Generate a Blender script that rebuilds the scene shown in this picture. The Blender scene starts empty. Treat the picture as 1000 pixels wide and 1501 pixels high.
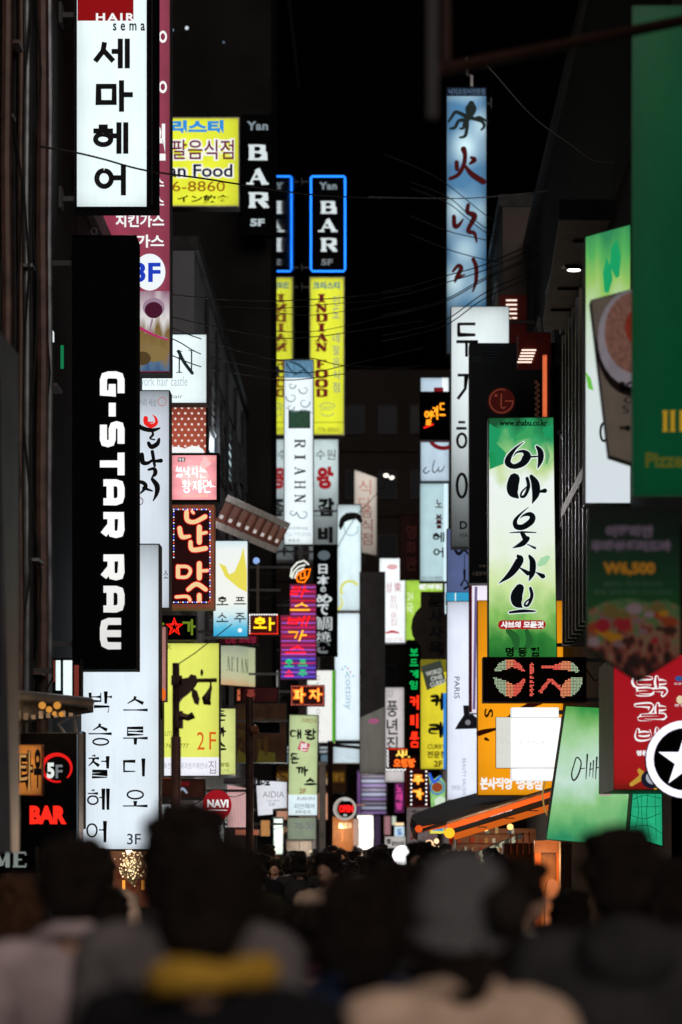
import bpy, bmesh, math, random
from mathutils import Vector, noise as mnoise
R = random.Random(7)
SC = bpy.context.scene
COL = SC.collection
# ------------------------------------------------------------------ camera
F = 85.0 / 36.0 * 1501.0          # focal length in photograph pixels
VX, VY, H = 560.0, 1250.0, 1.62    # where the street vanishes; eye height
cam = bpy.data.cameras.new('camera')
cam.lens = 85.0; cam.sensor_width = 36.0; cam.sensor_fit = 'AUTO'
cam.shift_x = (500.0 - VX) / 1501.0
cam.shift_y = (VY - 750.5) / 1501.0
cam.clip_start = 0.1; cam.clip_end = 2000
cam.dof.use_dof = True; cam.dof.focus_distance = 29.0; cam.dof.aperture_fstop = 1.75
cam_o = bpy.data.objects.new('camera', cam)
cam_o.location = (0, 0, H); cam_o.rotation_euler = (math.radians(90), 0, 0)
COL.objects.link(cam_o); SC.camera = cam_o
# ------------------------------------------------------------------ night sky, and an added wide fill sun from behind the viewer
W = bpy.data.worlds.new('World'); SC.world = W; W.use_nodes = True
wn = W.node_tree.nodes; wl = W.node_tree.links
bg = wn['Background']; sky = wn.new('ShaderNodeTexSky'); sky.sky_type = 'NISHITA'; sky.sun_disc = False
sky.sun_elevation = math.radians(-4); sky.sun_rotation = math.radians(200); sky.air_density = 1.0
wl.new(sky.outputs[0], bg.inputs[0]); bg.inputs[1].default_value = 0.02
fill_sun = bpy.data.lights.new('fill_sun', 'SUN'); fill_sun.energy = 1.25; fill_sun.angle = math.radians(40); fill_sun.color = (1.0, 0.86, 0.78)
fill_sun_o = bpy.data.objects.new('fill_sun', fill_sun); COL.objects.link(fill_sun_o)
fill_sun_o.rotation_euler = (math.radians(62), 0, math.radians(16))
SC.view_settings.view_transform = 'Standard'; SC.view_settings.look = 'None'
SC.view_settings.exposure = 0.0; SC.view_settings.gamma = 1.0
SC.cycles.use_denoising = True
SC.cycles.max_bounces = 6; SC.cycles.glossy_bounces = 3; SC.cycles.diffuse_bounces = 3
SC.cycles.sample_clamp_indirect = 4.0

# ------------------------------------------------------------------ basics
def P(x, y, Y): return Vector(((x - VX) / F * Y, Y, H + (VY - y) / F * Y))
def lin(h):
    if not isinstance(h, str): return tuple(h)
    h = h.lstrip('#'); o = []
    for i in (0, 2, 4):
        c = int(h[i:i+2], 16) / 255.0
        o.append(c / 12.92 if c <= 0.04045 else ((c + 0.055) / 1.055) ** 2.4)
    return tuple(o)
WL = {}
def tagp(o, label=None, cat=None, group=None, kind=None):
    if label: o['label'] = label
    if cat: o['category'] = cat
    if group: o['group'] = group
    if kind: o['kind'] = kind
    return o
def empty(name, loc, label, cat, group=None):
    o = bpy.data.objects.new(name, None); COL.objects.link(o)
    o.location = loc; WL[o] = Vector(loc); o.empty_display_size = 0.2
    return tagp(o, label, cat, group)
class MB:
    def __init__(s): s.v = []; s.f = []; s.uv = []
    def face(s, pts, uv=None):
        n = len(s.v); s.v += [Vector(p) for p in pts]; s.f.append(tuple(range(n, n + len(pts))))
        s.uv.append(uv or [(0.5, 0.5)] * len(pts)); return s
    def box(s, a, b):
        x0, y0, z0 = a; x1, y1, z1 = b
        if x0 > x1: x0, x1 = x1, x0
        if y0 > y1: y0, y1 = y1, y0
        if z0 > z1: z0, z1 = z1, z0
        n = len(s.v)
        s.v += [Vector(p) for p in ((x0,y0,z0),(x1,y0,z0),(x1,y1,z0),(x0,y1,z0),(x0,y0,z1),(x1,y0,z1),(x1,y1,z1),(x0,y1,z1))]
        for q in ((3,2,1,0),(4,5,6,7),(0,1,5,4),(1,2,6,5),(2,3,7,6),(3,0,4,7)):
            s.f.append(tuple(n + i for i in q)); s.uv.append([(0,0),(1,0),(1,1),(0,1)])
        return s
    def prism(s, pts, d):                       # closed polygon pts extruded by vector d
        d = Vector(d); n = len(s.v); k = len(pts)
        s.v += [Vector(p) for p in pts] + [Vector(p) + d for p in pts]
        s.f.append(tuple(range(n, n + k))); s.uv.append([(0.5,0.5)] * k)
        s.f.append(tuple(range(n + 2*k - 1, n + k - 1, -1))); s.uv.append([(0.5,0.5)] * k)
        for i in range(k):
            j = (i + 1) % k
            s.f.append((n+i, n+k+i, n+k+j, n+j)); s.uv.append([(0,0)] * 4)
        return s
    def tube(s, pts, r, n=6, closed=False):
        pts = [Vector(p) for p in pts]; m = len(pts); rr = r if isinstance(r, (list, tuple)) else [r] * m
        rings = []; up = Vector((0, 0, 1)); ref = None
        for i in range(m):
            a = pts[(i - 1) % m] if (closed or i > 0) else pts[i]
            b = pts[(i + 1) % m] if (closed or i < m - 1) else pts[i]
            t = (b - a).normalized() if (b - a).length > 1e-9 else Vector((0, 1, 0))
            if ref is None: ref = t.cross(up) if abs(t.z) < 0.9 else t.cross(Vector((1, 0, 0)))
            ref = (ref - t * ref.dot(t)); ref = ref.normalized() if ref.length > 1e-6 else t.orthogonal().normalized()
            bi = t.cross(ref); base = len(s.v)
            for k in range(n):
                an = 2 * math.pi * k / n
                s.v.append(pts[i] + (ref * math.cos(an) + bi * math.sin(an)) * rr[i])
            rings.append(base)
        for i in range(m if closed else m - 1):
            a, b = rings[i], rings[(i + 1) % m]
            for k in range(n):
                k2 = (k + 1) % n
                s.f.append((a+k, a+k2, b+k2, b+k)); s.uv.append([(0,0)] * 4)
        if not closed:
            s.f.append(tuple(rings[0] + k for k in range(n - 1, -1, -1))); s.uv.append([(0,0)] * n)
            s.f.append(tuple(rings[-1] + k for k in range(n))); s.uv.append([(0,0)] * n)
        return s
    def ball(s, c, r, n=10, m=7):
        c = Vector(c); r = Vector(r) if not isinstance(r, (int, float)) else Vector((r, r, r)); base = len(s.v)
        for j in range(m + 1):
            th = math.pi * j / m
            for i in range(n):
                ph = 2 * math.pi * i / n
                s.v.append(c + Vector((r.x*math.sin(th)*math.cos(ph), r.y*math.sin(th)*math.sin(ph), r.z*math.cos(th))))
        for j in range(m):
            for i in range(n):
                k = (i + 1) % n
                s.f.append((base+j*n+i, base+(j+1)*n+i, base+(j+1)*n+k, base+j*n+k)); s.uv.append([(0,0)] * 4)
        return s
    def build(s, name, mat, parent=None, smooth=False):
        me = bpy.data.meshes.new(name); off = WL.get(parent, Vector((0,0,0)))
        me.from_pydata([v - off for v in s.v], [], s.f)
        uvl = me.uv_layers.new(name='UVMap'); k = 0
        flat = [c for f in s.uv for u in f for c in u]
        uvl.data.foreach_set('uv', flat)
        if smooth: me.polygons.foreach_set('use_smooth', [True] * len(me.polygons))
        me.materials.append(mat)
        o = bpy.data.objects.new(name, me); COL.objects.link(o)
        if parent is not None: o.parent = parent
        WL[o] = off
        return o
def top(o, label, cat, group=None):
    return tagp(o, label, cat, group)
# ------------------------------------------------------------------ materials
MATS = {}
def _new(name):
    m = bpy.data.materials.new(name); m.use_nodes = True
    return m, m.node_tree.nodes, m.node_tree.links, m.node_tree.nodes['Principled BSDF']
def mat(name, col, rough=0.6, metal=0.0, var=0.35, scale=3.0, bump=0.0, spec=0.12):
    if name in MATS: return MATS[name]
    m, n, l, b = _new(name); c = lin(col)
    tc = n.new('ShaderNodeTexCoord'); nz = n.new('ShaderNodeTexNoise'); nz.inputs['Scale'].default_value = scale
    nz.inputs['Detail'].default_value = 6; l.new(tc.outputs['Object'], nz.inputs['Vector'])
    rp = n.new('ShaderNodeValToRGB'); rp.color_ramp.elements[0].position = 0.3; rp.color_ramp.elements[1].position = 0.7
    rp.color_ramp.elements[0].color = (*[x * (1 - var) for x in c], 1); rp.color_ramp.elements[1].color = (*[min(1, x * (1 + var)) for x in c], 1)
    l.new(nz.outputs['Fac'], rp.inputs[0]); l.new(rp.outputs[0], b.inputs['Base Color'])
    b.inputs['Roughness'].default_value = rough; b.inputs['Metallic'].default_value = metal
    b.inputs['Specular IOR Level'].default_value = spec
    if bump:
        n2 = n.new('ShaderNodeTexNoise'); n2.inputs['Scale'].default_value = scale * 9; l.new(tc.outputs['Object'], n2.inputs['Vector'])
        bp = n.new('ShaderNodeBump'); bp.inputs['Strength'].default_value = bump; bp.inputs['Distance'].default_value = 0.02
        l.new(n2.outputs['Fac'], bp.inputs['Height']); l.new(bp.outputs[0], b.inputs['Normal'])
    MATS[name] = m; return m
def lit(name, col, s=1.0, edge=0.22, tube=0.12, ramp=None, nscale=3.0, bands=0):
    """a panel with lamps behind it, or cloth and walls glowing in place of light on them: uneven lamps, weaker towards the cabinet's rim. ramp: lamp strength from bottom to top"""
    if name in MATS: return MATS[name]
    edge = min(.6, edge * 1.35); tube = min(.7, tube * 1.5 + .03)
    m, n, l, b = _new(name); c = lin(col)
    b.inputs['Base Color'].default_value = (*[0.03 + x * 0.12 for x in c], 1); b.inputs['Roughness'].default_value = 0.4; b.inputs['Specular IOR Level'].default_value = 0.2
    b.inputs['Emission Color'].default_value = (*c, 1)
    uv = n.new('ShaderNodeUVMap'); sp = n.new('ShaderNodeSeparateXYZ'); l.new(uv.outputs[0], sp.inputs[0])
    def M(op, a, bb=None):
        x = n.new('ShaderNodeMath'); x.operation = op
        for i, q in enumerate((a, bb)):
            if q is None: continue
            if isinstance(q, (int, float)): x.inputs[i].default_value = q
            else: l.new(q, x.inputs[i])
        return x.outputs[0]
    def fall(o, p):
        t = M('ABSOLUTE', M('SUBTRACT', M('MULTIPLY', o, 2.0), 1.0)); return M('POWER', M('MINIMUM', t, 1.0), p)
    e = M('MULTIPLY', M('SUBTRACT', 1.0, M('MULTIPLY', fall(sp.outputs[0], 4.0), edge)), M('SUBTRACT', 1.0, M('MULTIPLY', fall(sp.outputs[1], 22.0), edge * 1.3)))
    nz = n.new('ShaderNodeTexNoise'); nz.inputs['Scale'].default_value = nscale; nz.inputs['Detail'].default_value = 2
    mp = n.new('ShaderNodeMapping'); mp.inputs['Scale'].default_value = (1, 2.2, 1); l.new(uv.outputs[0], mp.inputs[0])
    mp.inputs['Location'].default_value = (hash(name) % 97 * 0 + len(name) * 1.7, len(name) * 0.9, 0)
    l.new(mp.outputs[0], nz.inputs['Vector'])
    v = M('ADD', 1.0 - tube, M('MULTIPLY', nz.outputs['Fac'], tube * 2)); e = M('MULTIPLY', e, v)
    n3 = n.new('ShaderNodeTexNoise'); n3.inputs['Scale'].default_value = 9; n3.inputs['Detail'].default_value = 7
    m3 = n.new('ShaderNodeMapping'); m3.inputs['Scale'].default_value = (3, .5, 1); l.new(uv.outputs[0], m3.inputs[0]); l.new(m3.outputs[0], n3.inputs['Vector'])
    e = M('MULTIPLY', e, M('ADD', .93, M('MULTIPLY', n3.outputs['Fac'], .14)))       # runs of dust down the sheet
    if bands:
        sn = M('SINE', M('MULTIPLY', sp.outputs[1], bands * 6.283)); e = M('MULTIPLY', e, M('ADD', 0.94, M('MULTIPLY', sn, 0.06)))
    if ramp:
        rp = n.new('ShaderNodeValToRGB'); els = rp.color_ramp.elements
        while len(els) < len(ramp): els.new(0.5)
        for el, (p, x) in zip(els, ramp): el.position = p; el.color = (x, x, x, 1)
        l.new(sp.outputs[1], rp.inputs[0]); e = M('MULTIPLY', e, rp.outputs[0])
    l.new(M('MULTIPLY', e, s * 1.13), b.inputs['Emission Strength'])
    MATS[name] = m; return m
def em(name, col, s=1.0):
    if name in MATS: return MATS[name]
    m, n, l, b = _new(name); c = lin(col)
    b.inputs['Base Color'].default_value = (*[x * 0.1 for x in c], 1); b.inputs['Roughness'].default_value = 0.5; b.inputs['Specular IOR Level'].default_value = 0.1
    b.inputs['Emission Color'].default_value = (*c, 1); b.inputs['Emission Strength'].default_value = s
    MATS[name] = m; return m
def washes(name, stops, s=1.0, warp=0.18, scale=2.2, streak=1.0, blot=0.5, base=None):
    """watercolour print on a backlit sheet; stops run bottom to top. base = unlit sheet"""
    if name in MATS: return MATS[name]
    m, n, l, b = _new(name)
    uv = n.new('ShaderNodeUVMap'); sp = n.new('ShaderNodeSeparateXYZ'); l.new(uv.outputs[0], sp.inputs[0])
    mp = n.new('ShaderNodeMapping'); mp.inputs['Scale'].default_value = (1.0, 2.6 * streak, 1); l.new(uv.outputs[0], mp.inputs[0])
    nz = n.new('ShaderNodeTexNoise'); nz.inputs['Scale'].default_value = scale; nz.inputs['Detail'].default_value = 5; l.new(mp.outputs[0], nz.inputs['Vector'])
    vo = n.new('ShaderNodeTexVoronoi'); vo.inputs['Scale'].default_value = scale * 1.5; l.new(mp.outputs[0], vo.inputs['Vector'])
    def M(op, a, bb):
        x = n.new('ShaderNodeMath'); x.operation = op
        for i, q in enumerate((a, bb)):
            if isinstance(q, (int, float)): x.inputs[i].default_value = q
            else: l.new(q, x.inputs[i])
        return x.outputs[0]
    t = M('ADD', sp.outputs[1], M('MULTIPLY', M('SUBTRACT', nz.outputs['Fac'], 0.5), warp * 2))
    t = M('ADD', t, M('MULTIPLY', M('SUBTRACT', vo.outputs['Distance'], 0.5), warp * blot))
    rp = n.new('ShaderNodeValToRGB'); els = rp.color_ramp.elements
    while len(els) < len(stops): els.new(0.5)
    for el, (p, c) in zip(els, stops): el.position = p; el.color = (*lin(c), 1)
    l.new(t, rp.inputs[0])
    if base: l.new(rp.outputs[0], b.inputs['Base Color']); b.inputs['Roughness'].default_value = 0.5
    else: b.inputs['Base Color'].default_value = (0.01, 0.012, 0.01, 1)
    b.inputs['Specular IOR Level'].default_value = 0.1
    l.new(rp.outputs[0], b.inputs['Emission Color']); b.inputs['Emission Strength'].default_value = s
    b.inputs['Roughness'].default_value = 0.35
    MATS[name] = m; return m
# common materials
K = mat('black enamel', (0.0022, 0.0022, 0.0028), 0.7, 0, 0.3, 4, 0, 0.02)
INK = mat('black vinyl', (0.005, 0.005, 0.007), 0.5, 0, 0.2, 5)
STEEL = mat('dull steel', (0.16, 0.16, 0.17), 0.45, 0.7, 0.4, 6)
DKM = mat('dark metal', (0.02, 0.02, 0.022), 0.6, 0.1, 0.4, 5)
GREYC = mat('grey cabinet', (0.06, 0.062, 0.065), 0.6, 0.1, 0.3, 4)
CABLE = mat('cable rubber', (0.012, 0.012, 0.012), 0.55, 0, 0.2, 4)
# ------------------------------------------------------------------ strokes
def cat_rom(pts, n=5):
    if len(pts) < 3: return [tuple(p) for p in pts]
    o = []; q = [pts[0]] + list(pts) + [pts[-1]]
    for i in range(1, len(q) - 2):
        p0, p1, p2, p3 = q[i-1], q[i], q[i+1], q[i+2]
        for k in range(n):
            t = k / n
            o.append(tuple(0.5 * (2*b + (c - a)*t + (2*a - 5*b + 4*c - d)*t*t + (-a + 3*b - 3*c + d)*t**3) for a, b, c, d in zip(p0, p1, p2, p3)))
    o.append(tuple(pts[-1])); return o
def ribbon(pts, ws, smooth=True, square=False):
    """-> quads (2D) of a stroke of changing width"""
    if not isinstance(ws, (list, tuple)): ws = [ws] * len(pts)
    if len(ws) < len(pts):
        ws = [ws[int(round(i * (len(ws) - 1) / max(1, len(pts) - 1)))] if len(ws) < 2 else
              ws[0] + (ws[1] - ws[0]) * i / (len(pts) - 1) if len(ws) == 2 else
              (lambda f: ws[int(f)] + (ws[min(len(ws) - 1, int(f) + 1)] - ws[int(f)]) * (f - int(f)))(i * (len(ws) - 1) / (len(pts) - 1))
              for i in range(len(pts))]
    q = [(p[0], p[1], w) for p, w in zip(pts, ws)]
    if smooth: q = cat_rom(q, 5)
    out = []; L = []; Rr = []
    m = len(q)
    for i in range(m):
        a = q[max(0, i-1)]; b = q[min(m-1, i+1)]
        dx, dy = b[0]-a[0], b[1]-a[1]; d = math.hypot(dx, dy) or 1; nx, ny = -dy/d, dx/d
        k = 1.0
        if 0 < i < m-1 and not smooth:
            d1 = (q[i][0]-a[0], q[i][1]-a[1]); l1 = math.hypot(*d1) or 1
            c = abs((-d1[1]*nx + d1[0]*ny) / l1); k = 1 / max(0.5, c)
        w = max(0.0001, q[i][2]) / 2 * k
        L.append((q[i][0]+nx*w, q[i][1]+ny*w)); Rr.append((q[i][0]-nx*w, q[i][1]-ny*w))
    for i in range(m-1): out.append([L[i], L[i+1], Rr[i+1], Rr[i]])
    if smooth and not square:                      # round ends
        for e, dr in ((0, -1), (m-1, 1)):
            x, y, w = q[e]; r = w / 2
            if r > 0.15 * max(w0[2] for w0 in q) / 2: out.append([(x + r*math.cos(t*math.pi/4), y + r*math.sin(t*math.pi/4)) for t in range(8)])
    return out
CIRC = [(0.5 + 0.5*math.sin(t*math.pi/6), 0.5 - 0.5*math.cos(t*math.pi/6)) for t in range(13)]
CONS = {'ㄱ': [[(0,.05),(1,.05),(.92,1)]], 'ㄴ': [[(0.05,0),(.05,.95),(1,.95)]], 'ㄷ': [[(1,.03),(0,.03),(0,.97),(1,.97)]],
 'ㄹ': [[(0,.02),(1,.02),(1,.5),(0,.5),(0,.98),(1,.98)]], 'ㅁ': [[(0,0),(1,0),(1,1),(0,1),(0,0)]],
 'ㅂ': [[(0,0),(0,1),(1,1),(1,0)], [(0,.5),(1,.5)]], 'ㅅ': [[(.5,0),(.42,.45),(0,1)], [(.46,.4),(1,1)]], 'ㅇ': [CIRC],
 'ㅈ': [[(0,.05),(1,.05)], [(.55,.05),(.42,.5),(0,1)], [(.46,.5),(1,1)]], 'ㅊ': [[(.35,-.2),(.65,-.2)], [(0,.1),(1,.1)], [(.5,.1),(.42,.5),(0,1)], [(.46,.5),(1,1)]],
 'ㅋ': [[(0,.05),(1,.05),(.92,1)], [(0,.5),(.95,.45)]], 'ㅌ': [[(1,.03),(0,.03),(0,.97),(1,.97)], [(0,.5),(1,.5)]],
 'ㅍ': [[(0,.05),(1,.05)], [(0,.95),(1,.95)], [(.3,.05),(.3,.95)], [(.7,.05),(.7,.95)]], 'ㅎ': [[(.35,-.1),(.65,-.1)], [(0,.15),(1,.15)], [(a, .35 + b*.65) for a, b in CIRC]]}
for a_, b_ in (('ㄲ','ㄱ'),('ㄸ','ㄷ'),('ㅃ','ㅂ'),('ㅆ','ㅅ'),('ㅉ','ㅈ')):
    CONS[a_] = [[(x*.42, y) for x, y in s] for s in CONS[b_]] + [[(x*.42+.56, y) for x, y in s] for s in CONS[b_]]
VOW = {'ㅏ': ('v', [[(.3,0),(.3,1)], [(.3,.45),(1,.45)]]), 'ㅐ': ('v', [[(.15,0),(.15,1)], [(.85,0),(.85,1)], [(.15,.45),(.85,.45)]]), 'ㅑ': ('v', [[(.3,0),(.3,1)], [(.3,.32),(1,.32)], [(.3,.6),(1,.6)]]),
 'ㅓ': ('v', [[(.75,0),(.75,1)], [(0,.42),(.75,.42)]]), 'ㅔ': ('v', [[(.4,0),(.4,1)], [(.95,0),(.95,1)], [(-.1,.42),(.4,.42)]]), 'ㅕ': ('v', [[(.75,0),(.75,1)], [(0,.3),(.75,.3)], [(0,.58),(.75,.58)]]), 'ㅖ': ('v', [[(.4,0),(.4,1)], [(.95,0),(.95,1)], [(-.1,.3),(.4,.3)], [(-.1,.58),(.4,.58)]]), 'ㅣ': ('v', [[(.6,0),(.6,1)]]),
 'ㅗ': ('h', [[(0,1),(1,1)], [(.5,0),(.5,1)]]), 'ㅛ': ('h', [[(0,1),(1,1)], [(.33,0),(.33,1)], [(.67,0),(.67,1)]]), 'ㅜ': ('h', [[(0,0),(1,0)], [(.5,0),(.5,1)]]), 'ㅠ': ('h', [[(0,0),(1,0)], [(.33,0),(.33,1)], [(.67,0),(.67,1)]]), 'ㅡ': ('h', [[(0,.5),(1,.5)]])}
MIX = {'ㅘ': 'ㅗㅏ', 'ㅙ': 'ㅗㅐ', 'ㅚ': 'ㅗㅣ', 'ㅝ': 'ㅜㅓ', 'ㅞ': 'ㅜㅔ', 'ㅟ': 'ㅜㅣ', 'ㅢ': 'ㅡㅣ'}
IN = 'ㄱㄲㄴㄷㄸㄹㅁㅂㅃㅅㅆㅇㅈㅉㅊㅋㅌㅍㅎ'; ME = 'ㅏㅐㅑㅒㅓㅔㅕㅖㅗㅘㅙㅚㅛㅜㅝㅞㅟㅠㅡㅢㅣ'
FI = ['', 'ㄱ','ㄲ','ㄱㅅ','ㄴ','ㄴㅈ','ㄴㅎ','ㄷ','ㄹ','ㄹㄱ','ㄹㅁ','ㄹㅂ','ㄹㅅ','ㄹㅌ','ㄹㅍ','ㄹㅎ','ㅁ','ㅂ','ㅂㅅ','ㅅ','ㅆ','ㅇ','ㅈ','ㅊ','ㅋ','ㅌ','ㅍ','ㅎ']
def syll(ch):
    """-> polylines in a unit box, y down"""
    k = ord(ch) - 0xAC00
    if not 0 <= k < 11172: return []
    i, m, f = IN[k // 588], ME[(k % 588) // 28], FI[k % 28]
    out = []
    def put(ss, x0, y0, x1, y1):
        for s in ss: out.append([(x0 + (x1-x0)*x, y0 + (y1-y0)*y) for x, y in s])
    if m in MIX:
        a, b = MIX[m]; hb = .62 if not f else .56
        put(CONS[i], .08, .08, .52, .44 if not f else .32)
        put(VOW[a][1], 0, .58 if not f else .40, .62, .78 if not f else .54); put(VOW[b][1], .68, 0, 1, 1 if not f else .62)
    elif VOW.get(m, ('v',))[0] == 'v':
        v = VOW.get(m, VOW['ㅐ'])
        put(CONS[i], .04, .14 if not f else .06, .50, .74 if not f else .46); put(v[1], .60, 0, .98, 1 if not f else .58)
    else:
        up = m in 'ㅗㅛ'
        if not f: put(CONS[i], .18, .04, .82, .50 if up else .44); put(VOW[m][1], 0, .62, 1, .9 if up else .98)
        else: put(CONS[i], .2, 0, .8, .30); put(VOW[m][1], 0, .40, 1, .54)
    if f:
        if len(f) == 1: put(CONS[f], .2, .70, .86, 1)
        else: put(CONS[f[0]], .1, .70, .48, 1); put(CONS[f[1]], .56, .70, .94, 1)
    return out
def wid(s, w, style):
    dx, dy = abs(s[-1][0]-s[0][0]), abs(s[-1][1]-s[0][1])
    if style == 'm':
        if len(s) > 8: return [w*.55]
        if len(s) == 2 and dx > dy*2: return [w*.42, w*.36, w*.9]
        if len(s) == 2 and dy > dx*2: return [w*1.25, w*1.0, w*.85]
        if len(s) == 2: return [w*.5, w*1.1]
        return [w*1.0, w*.6, w*.3]
    if style == 'b':
        return [w*.8, w*1.35, w*.95, w*.35] if len(s) < 8 else [w*.6, w*1.2, w*1.5, w*1.0, w*.5]
    return [w]
SERIF = {'B': ([(0,.2),(1,.2)]), }
def slab(ch):
    """slab serif capitals -> [(polyline, w factor list)] in a unit box"""
    T, t = [1.0], [.38]
    def sf(x, y, h=.17): return ([(x-h, y), (x+h, y)], t)
    D = {'B': [([(.22,0),(.22,1)],T), ([(.05,.03),(.6,.03),(.82,.12),(.82,.38),(.6,.48),(.22,.48)],[.4,.4,.9,.9,.4,.4]), ([(.6,.48),(.92,.6),(.92,.86),(.6,.97),(.05,.97)],[.4,.9,.9,.4,.4])],
     'A': [([(.5,0),(.15,1)],[.4]), ([(.47,0),(.82,1)],[1.0]), ([(.26,.66),(.72,.66)],t), sf(.15,.97), sf(.83,.97)],
     'R': [([(.22,0),(.22,1)],T), ([(.05,.03),(.6,.03),(.84,.13),(.84,.38),(.6,.5),(.22,.5)],[.4,.4,.9,.9,.4,.4]), ([(.55,.5),(.85,.95)],[1.0]), sf(.22,.97), sf(.88,.97,.1)],
     'I': [([(.5,0),(.5,1)],[1.2]), sf(.5,.04,.3), sf(.5,.96,.3)], 'N': [([(.18,0),(.18,1)],[.5]), ([(.82,0),(.82,1)],[.5]), ([(.16,.0),(.84,1)],[1.0]), sf(.14,.04), sf(.18,.96), sf(.82,.04)],
     'D': [([(.22,0),(.22,1)],T), ([(.05,.03),(.55,.03),(.85,.2),(.85,.8),(.55,.97),(.05,.97)],[.4,.4,1,1,.4,.4])], 'F': [([(.25,0),(.25,1)],T), ([(.05,.04),(.9,.04),(.9,.25)],[.45]), ([(.25,.5),(.7,.5)],[.45]), sf(.25,.96)],
     'O': [([(.5,.02),(.15,.2),(.12,.5),(.15,.8),(.5,.98),(.85,.8),(.88,.5),(.85,.2),(.5,.02)],[.4,1,1.1,1,.4,1,1.1,1,.4])], 'H': [([(.2,0),(.2,1)],[.8]), ([(.8,0),(.8,1)],[.8]), ([(.2,.5),(.8,.5)],[.35]), sf(.2,.03), sf(.2,.97), sf(.8,.03), sf(.8,.97)],
     'E': [([(.25,0),(.25,1)],T), ([(.05,.04),(.9,.04),(.9,.22)],[.4]), ([(.25,.5),(.65,.5)],[.4]), ([(.05,.96),(.92,.96),(.92,.76)],[.4])], 'M': [([(.12,0),(.12,1)],[.5]), ([(.12,0),(.5,.9)],[1]), ([(.5,.9),(.88,0)],[.4]), ([(.88,0),(.88,1)],[1]), sf(.12,.97,.12), sf(.88,.97,.12)]}
    return D.get(ch, [])
GST = {'G': [[(1,0),(.28,0),(.07,.07),(0,.28),(0,.72),(.07,.93),(.28,1),(1,1),(1,.5),(.5,.5)]], '-': [[(0,.5),(1,.5)]],
 'S': [[(1,0),(.22,0),(.05,.06),(0,.25),(.05,.43),(.22,.5),(.78,.5),(.95,.57),(1,.75),(.95,.94),(.78,1),(0,1)]], 'T': [[(0,0),(1,0)], [(.5,0),(.5,1)]],
 'A': [[(0,1),(0,.28),(.07,.07),(.28,0),(.72,0),(.93,.07),(1,.28),(1,1)], [(0,.62),(1,.62)]], 'R': [[(0,1),(0,0),(.75,0),(.95,.07),(1,.28),(.95,.5),(.75,.57),(0,.57)], [(.5,.57),(1,1)]],
 'W': [[(0,0),(0,.72),(.07,.93),(.28,1),(.72,1),(.93,.93),(1,.72),(1,0)], [(.5,0),(.5,1)]]}
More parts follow.
